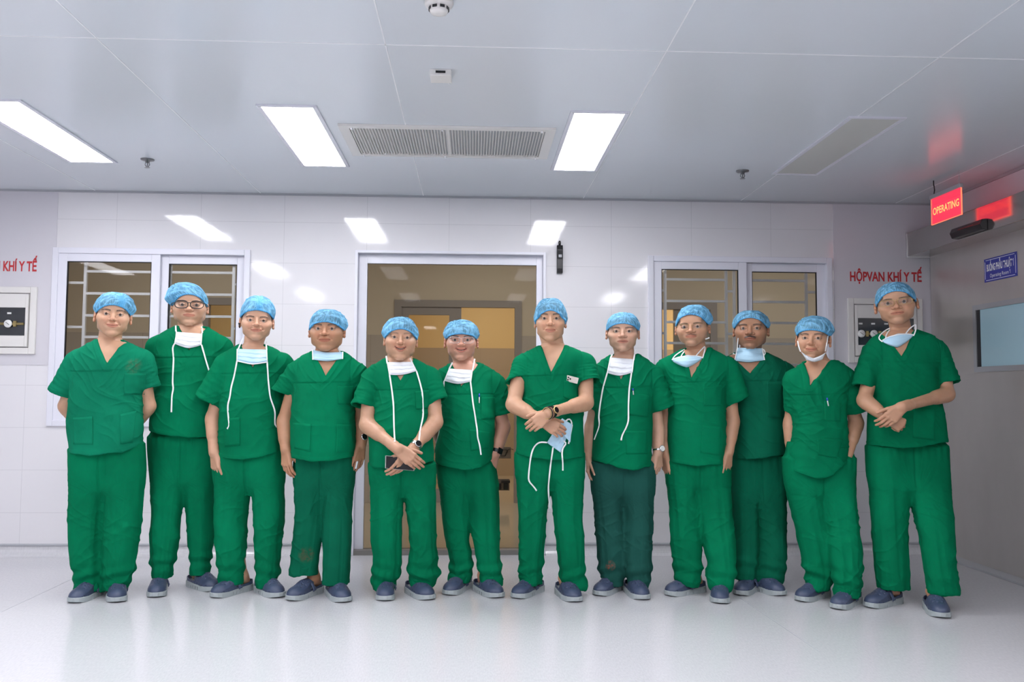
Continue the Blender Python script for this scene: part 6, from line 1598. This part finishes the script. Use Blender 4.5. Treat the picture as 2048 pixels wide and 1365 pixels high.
  mask=dict(c='b', quad=[(118, 566), (288, 570), (304, 650), (100, 655)], bow=14, bulge=.02, pleat=.004, edges=[[(118, 566), (100, 656)], [(288, 570), (304, 650)]], loops=[[(118, 566), (118, 530), (124, 500)], [(296, 576), (320, 600), (312, 615), (300, 618)], [(100, 610), (88, 606)]]),
  label='man with thick dark moustache standing back, pale blue mask under his chin'),
 dict(seed=21, eyeopen=0.8, Y=4.98, T=T4, L=L4, **face(T4, (624, 497), (632, 648), (538, 730), (342, 497, 765, 448, 480)), skin=MID, neck=.060, belly=.015, smile=.3, yaw=-6, ear=.002, roll=2, stack=1.3,
  torso=[(648, 600, 785), (670, 565, 835), (700, 520, 875), (740, 490, 900), (800, 478, 885), (880, 472, 850), (1000, 482, 848), (1100, 498, 850), (1200, 488, 856), (1280, 462, 850), (1450, 455, 848)],
  hem=[(400, 1300), (480, 1390), (560, 1430), (650, 1458), (760, 1440), (800, 1400), (860, 1360)], v=[(605, 688), (776, 640), (614, 828)], yoke=882,
  sleeves=dict(L=dict(sh=(515, 765), e0=(440, 1000), e1=(522, 1020)), R=dict(sh=(862, 762), e0=(1008, 983), e1=(862, 1024))),
  arms=dict(L=dict(pts=[(515, 790, .02), (482, 1080, .06), (490, 1300, .04)]), R=dict(pts=[(864, 780, 0), (930, 1080, .03), (872, 1290, -.05)], hand=dict(d=(-.25, -.02, -1), t=(-.75, -.55, 0), curl=(.05, .15, .15), spread=.03))),
  legs=dict(L=[(200, 440, 640), (350, 452, 655), (450, 470, 680), (600, 508, 705), (750, 542, 735), (850, 566, 748), (950, 578, 765), (1020, 592, 768), (1085, 588, 742)],
            R=[(200, 650, 912), (350, 668, 915), (550, 708, 935), (700, 750, 945), (800, 752, 958), (900, 756, 962), (1000, 775, 962), (1080, 780, 958), (1135, 785, 946)]),
  crotch=430, feet=dict(L=(530, 1175, -58), R=(780, 1230, -51)),
  pockets=[[(710, 925), (825, 945), (822, 1070), (715, 1065)], [(660, 1185), (840, 1190), (800, 1320), (670, 1300)]],
  mask=dict(quad=[(550, 590), (724, 596), (700, 645), (590, 650)], bow=16, tbow=44, bulge=.02, pleat=.002, blur=3, trees=None, dmax=None,
            loops=[[(550, 592), (545, 585), (536, 560), (530, 520)], [(718, 590), (728, 540), (738, 480)]]),
  label='slim man with white mask pulled under his chin and hands in trouser pockets'),
 dict(seed=22, eyeopen=0.85, Y=4.92, T=T4, L=L4, **face(T4, (1200, 254), (1198, 395), (1090, 1320), (108, 1067, 1332, 182, 262)), skin=MID, neck=.058, belly=.02, roll=-6, ear=.003, stack=.2, stubble=.1,
  torso=[(442, 1140, 1345), (465, 1085, 1410), (500, 1030, 1470), (540, 1010, 1500), (600, 1008, 1500), (700, 1022, 1486), (800, 1030, 1478), (900, 1028, 1488), (1000, 1018, 1508), (1100, 1012, 1520), (1255, 1010, 1532)],
  hem=[(980, 1232), (1270, 1252), (1560, 1212)], v=[(1150, 486), (1346, 440), (1232, 630)], yoke=655,
  sleeves=dict(L=dict(sh=(1050, 575), e0=(908, 812), e1=(1036, 850)), R=dict(sh=(1468, 565), e0=(1634, 798), e1=(1474, 820))),
  arms=dict(L=dict(pts=[(1050, 595, .02), (985, 925, -.07), (1130, 1040, -.23)], hand=dict(d=(.86, -.12, -.45), t=(.4, .1, .85), curl=(1.1, 1.35, .9), thumb=(.8, .3, .6), thumb_bend=.5)),
            R=dict(pts=[(1504, 585, 0), (1550, 885, -.08), (1250, 968, -.29)], hand=dict(d=(-.75, .0, -.66), t=(-.66, .1, .75), curl=(.45, .6, .4), spread=.0))),
  legs=dict(L=[(120, 1012, 1250), (300, 1020, 1275), (450, 1034, 1275), (600, 1045, 1272), (750, 1055, 1275), (900, 1062, 1280), (1000, 1070, 1284), (1082, 1082, 1284)],
            R=[(120, 1258, 1530), (300, 1268, 1548), (400, 1290, 1558), (550, 1332, 1570), (700, 1368, 1580), (850, 1392, 1590), (1000, 1412, 1605), (1112, 1425, 1622)]),
  crotch=395, feet=dict(L=(1000, 1218, -64), R=(1520, 1293, -17)),
  pockets=[[(1320, 985), (1470, 985), (1465, 1200), (1315, 1180)]],
  mask=dict(c='b', quad=[(1108, 516), (1322, 478), (1310, 494), (1116, 530)], bow=52, tbow=-28, bulge=.03, pleat=.002, blur=20, dmax=.01, edges=[[(1108, 516), (1150, 492), (1215, 475), (1280, 470), (1322, 478)]],
            loops=[[(1110, 525), (1075, 505), (1090, 480), (1130, 445), (1160, 432)], [(1130, 500), (1128, 475), (1158, 445)], [(1262, 480), (1280, 450), (1310, 420), (1335, 408)], [(1320, 485), (1338, 450), (1336, 410)]]),
  glasses=dict(m=M_gold, r=.0011, w=.0280, h=.0155, sq=5, label='gold wire glasses'),
  label='tallest man at the far right in gold wire glasses, wrists crossed'),
]
def pt(P, F, u, v, dy): return at(*F(u, v), Y=P['Y']+dy)
PEOPLE[0]['mtop'] = stained(M_green2, pt(PEOPLE[0], T1, 612, 655, -.11), .060, (.16, .09, .06), 'washed green scrub cotton with faded stamp', .35)
PEOPLE[7]['mtr'] = stained(M_teal, pt(PEOPLE[7], L3, 790, 990, -.07), .045, (.30, .06, .035), 'faded teal cotton with rust stamp')
PEOPLE[3]['mtr'] = stained(M_green3, pt(PEOPLE[3], L2, 265, 905, -.03), .055, (.12, .07, .04), 'faded green cotton with brown stamp', .45)
import sys
CLD = make_clog()
with ThreadPoolExecutor(4) as ex: OUT = list(ex.map(compute, PEOPLE))
def mesh_only(name, V, Q, m):
    o = npmesh(name, V, Q, m, None, True); me = o.data; bpy.data.objects.remove(o); return me
me_sole = mesh_only('sole', *CLD[0], M_sole); me_upper = mesh_only('clog', *CLD[1], M_navy)
o = CLD[2].build('strap', M_navy, None, True); me_strap = o.data; bpy.data.objects.remove(o)
ROOT = {}
for P, out in zip(PEOPLE, OUT): ROOT[P['seed']-10] = (emit_person(P, out, (me_sole, me_upper, me_strap)), P, out)
# ------------------------------------------------------------------ worn and carried things
def arm_pts(i, s):
    P = ROOT[i][1]; return [px3(P, P['T'], q, q[2]) for q in P['arms'][s]['pts']]
def wristwatch(i, s, back, rx, ry, face, mb_, md, mc, **kw):
    if i not in ROOT: return
    sh, el, wr = arm_pts(i, s); d = unit(wr-el); c = wr-d*back
    return watch(ROOT[i][0], c, d, rx, ry, face, mb_, md, mc, **kw)
M_pale = mat('pale dial', (.7, .7, .68), .3)
wristwatch(4, 'R', .02, .031, .031, (.6, -1, 0), M_silver, M_screen, M_silver, label='steel wristwatch')
wristwatch(5, 'R', .035, .031, .031, (.25, -1, .15), M_silver, M_screen, M_silver, label='steel wristwatch with dark dial')
wristwatch(6, 'R', .004, .031, .031, (.75, -1, 0), M_black, M_screen, M_black, digital=True, name='smartwatch', label='black square smartwatch')
wristwatch(7, 'R', .002, .032, .032, (.05, -1, .15), M_black, M_screen, M_gold, label='black and gold wristwatch')
wristwatch(8, 'R', .005, .030, .030, (.5, -1, 0), M_silver, M_pale, M_silver, label='steel wristwatch with pale dial')
def beads(i, s, fwd, m, rb, n, R_=.033):
    if i not in ROOT: return
    sh, el, wr = arm_pts(i, s); d = unit(wr-el); c = wr+d*fwd; a = unit(np.cross(d, [0, 0, 1])); b = np.cross(d, a); mb = MB()
    for k_ in range(n):
        t = 2*math.pi*k_/n; p = c+R_*(a*math.cos(t)+b*math.sin(t))
        mb.lathe([(rb*.3, -rb*.95), (rb*.8, -rb*.6), (rb, 0), (rb*.8, rb*.6), (rb*.3, rb*.95)], p, axis=tuple(-a*math.sin(t)+b*math.cos(t)), n=8)
    o = mb.build('bead_bracelet', m, ROOT[i][0], True)
beads(7, 'R', .024, M_beads, .0045, 26, .0315); beads(7, 'R', .034, M_gold, .0022, 44, .0305)
# pens and phones in chest pockets, phones in hands: things of their own
def on_shirt(i, u, v, off):
    P = ROOT[i][1]; px, py = P['T'](u, v); y = hit(P['trees'][:1], px, py, P['Y']); y = P['Y']-.13 if y is None else y
    p = at(px, py, Y=y); return p-unit(p-CAMP)*off
def pen(i, a, b, label, m=M_blueplastic):
    if i not in ROOT: return
    p, q = on_shirt(i, *a, .009), on_shirt(i, *b, .007)
    e = empty('ballpoint_pen', tuple((p+q)/2), label, 'pen')
    MB().tube([p, p+(q-p)*.35], .0042, 8).build('pen_cap', m, e, True); MB().tube([p+(q-p)*.34, q], .0032, 8).build('barrel', M_pale, e, True)
    MB().tube([p+[.0, -.005, .0], p+(q-p)*.3+[0, -.006, 0]], .0013, 5).build('clip', m, e, True)
pen(6, (1428, 778), (1428, 842), 'blue ballpoint pen in the chest pocket of the man in thin wire glasses')
pen(8, (975, 742), (979, 785), 'short blue pen in the chest pocket above faded teal trousers')
pen(11, (730, 908), (740, 964), 'blue pen in the chest pocket of the man with hands in pockets')
if 7 in ROOT:
    c = on_shirt(7, 560, 682, .007); d = unit(np.array([1, 0, -.25])); u_ = unit(np.cross(np.cross(d, [0, 1, 0]), d)*0+np.array([.25, 0, 1])); nn = np.array([0, -1.0, 0])
    e = empty('mobile_phone', tuple(c), 'pale phone standing in the chest pocket of the man with crossed wrists', 'phone')
    MB().prism([c+d*a*.034+u_*b for a, b in ((-1, -.016), (1, -.016), (1, .018), (-1, .018))], nn*.008).build('case', M_phoneback, e, bevel=.002)
    MB().prism([c+nn*.008+d*a+u_*b for a, b in ((-.030, -.012), (-.006, -.012), (-.006, .014), (-.030, .014))], nn*.0015).build('camera_bump', M_phoneback, e, bevel=.0006)
    for a, b in ((-.024, .007), (-.024, -.006), (-.012, .001)): MB().lathe([(.0045, 0), (.0045, .001)], c+nn*.0095+d*a+u_*b, axis=nn, n=14).build('camera_lens', M_screen, e)
if 5 in ROOT:
    P = ROOT[5][1]; Yp = P['Y']-.235
    q = [at(*P['T'](*p), Y=Yp) for p in ((786, 1200), (988, 1216), (985, 1306), (784, 1288))]; nn = np.array([0, 1.0, 0])
    e = empty('mobile_phone', tuple(sum(q)/4), 'dark phone held flat behind the crossed hands of the laughing man', 'phone')
    MB().prism(q, nn*.009).build('case', mat('clear phone case', (.35, .35, .33), .2), e, bevel=.003)
    c = sum(q)/4; MB().prism([c+(p-c)*.93+[0, -.0008, 0] for p in q], nn*.0006).build('screen', M_screen, e)
if 4 in ROOT:
    P = ROOT[4][1]; q = [at(*P['T'](*p), Y=P['Y']-.045) for p in ((590, 1240), (601, 1240), (590, 1290), (580, 1290))]
    tag(MB().prism(q, (.0, .06, 0)).build('mobile_phone', M_maskw, None), 'edge of a white phone in the hand of the tanned stout man', 'phone')
if 3 in ROOT:
    R, o, S, k, e_ = ROOT[3][2]['H']; c = R@(np.array([-.084, -.004, -.022])*S)+o
    e = MB().lathe([(.003, -.006), (.006, -.004), (.006, .004), (.003, .006)], c, axis=(1, .3, 0), n=12).tube([c+[0, -.004, 0], c+[.003, -.010, -.012], c+[.005, -.010, -.026]], .0035, 8).build('earphone', M_black, ROOT[3][0], True)
if 5 in ROOT or 7 in ROOT: pass
# loose mask in the seventh man's hand
if 7 in ROOT:
    P = ROOT[7][1]; T = P['T']; TR = P['trees']
    e = empty('face_mask', tuple(at(*T(475, 1060), Y=P['Y']-.3)), 'crumpled blue face mask with white ties dangling from the hand of the broad man', 'mask')
    off = dict(trees=None, Y0=P['Y']-.13)
    sheet('panel', [T(492, 945), T(560, 988), T(482, 1180), T(388, 1112)], None, P['Y']-.035, M_maskb, e, 0, .0015, 24, 24, .012, .006, 0, 0, None, .006)
    sheet('panel', [T(500, 955), T(560, 988), T(548, 1110), T(500, 1060)], None, P['Y']-.05, M_maskb, e, 0, .0015, 14, 14, .008, .003, 0, 0, None, .004)
    for t in ([(500, 990), (520, 960), (540, 940), (556, 960), (562, 1000), (552, 1010)], [(388, 1112), (340, 1106), (312, 1125), (290, 1160), (278, 1210), (270, 1270), (264, 1330), (262, 1375), (300, 1412), (318, 1440)],
              [(430, 1145), (424, 1190), (414, 1260), (406, 1330), (398, 1420), (402, 1500), (410, 1560)], [(470, 1070), (500, 1100), (530, 1118), (496, 1140), (490, 1190), (497, 1240), (497, 1302)], [(560, 990), (548, 1060), (536, 1120)]):
        ribbon('tie', [T(*p) for p in t], .0085, TR, P['Y'], M_tie, e, .022, .0014, twist=.6, smooth=6)
# stains on the cloth
def stain(i, pts, tree, m, name='stain'):
    if i not in ROOT: return
    P = ROOT[i][1]
# ------------------------------------------------------------------ far room lamps and added corridor fill lights beyond the glass
def area(name, loc, sx, sy, power, col):
    L = bpy.data.lights.new(name, 'AREA'); L.shape = 'RECTANGLE'; L.size = sx; L.size_y = sy; L.energy = power; L.color = col
    o = bpy.data.objects.new(name, L); COL.objects.link(o); o.location = loc; return o
area('corridor fill', (0.3, B+1.6, 2.9), 1.5, .5, 9, (1, .93, .8))  # fill light added to brighten the corridor, no fitting seen there
area('far room lamp', (0.2, IY+1.6, 2.9), 1.2, 1.2, 15, (1, .88, .7))
area('far left lamp', (-2.8, IY+1.6, 2.9), 1.0, 1.0, 9, (1, .88, .7))
area('far right lamp', (3.2, IY+1.6, 2.9), 1.0, 1.0, 24, (1, .88, .7))
area('corridor fill', (-2.8, B+1.6, 2.9), 1.5, .5, 8, (1, .93, .8))  # added fill at the left end of the corridor
area('corridor fill', (3.2, B+1.6, 2.9), 1.5, .5, 8, (1, .93, .8))  # added fill at the right end of the corridor
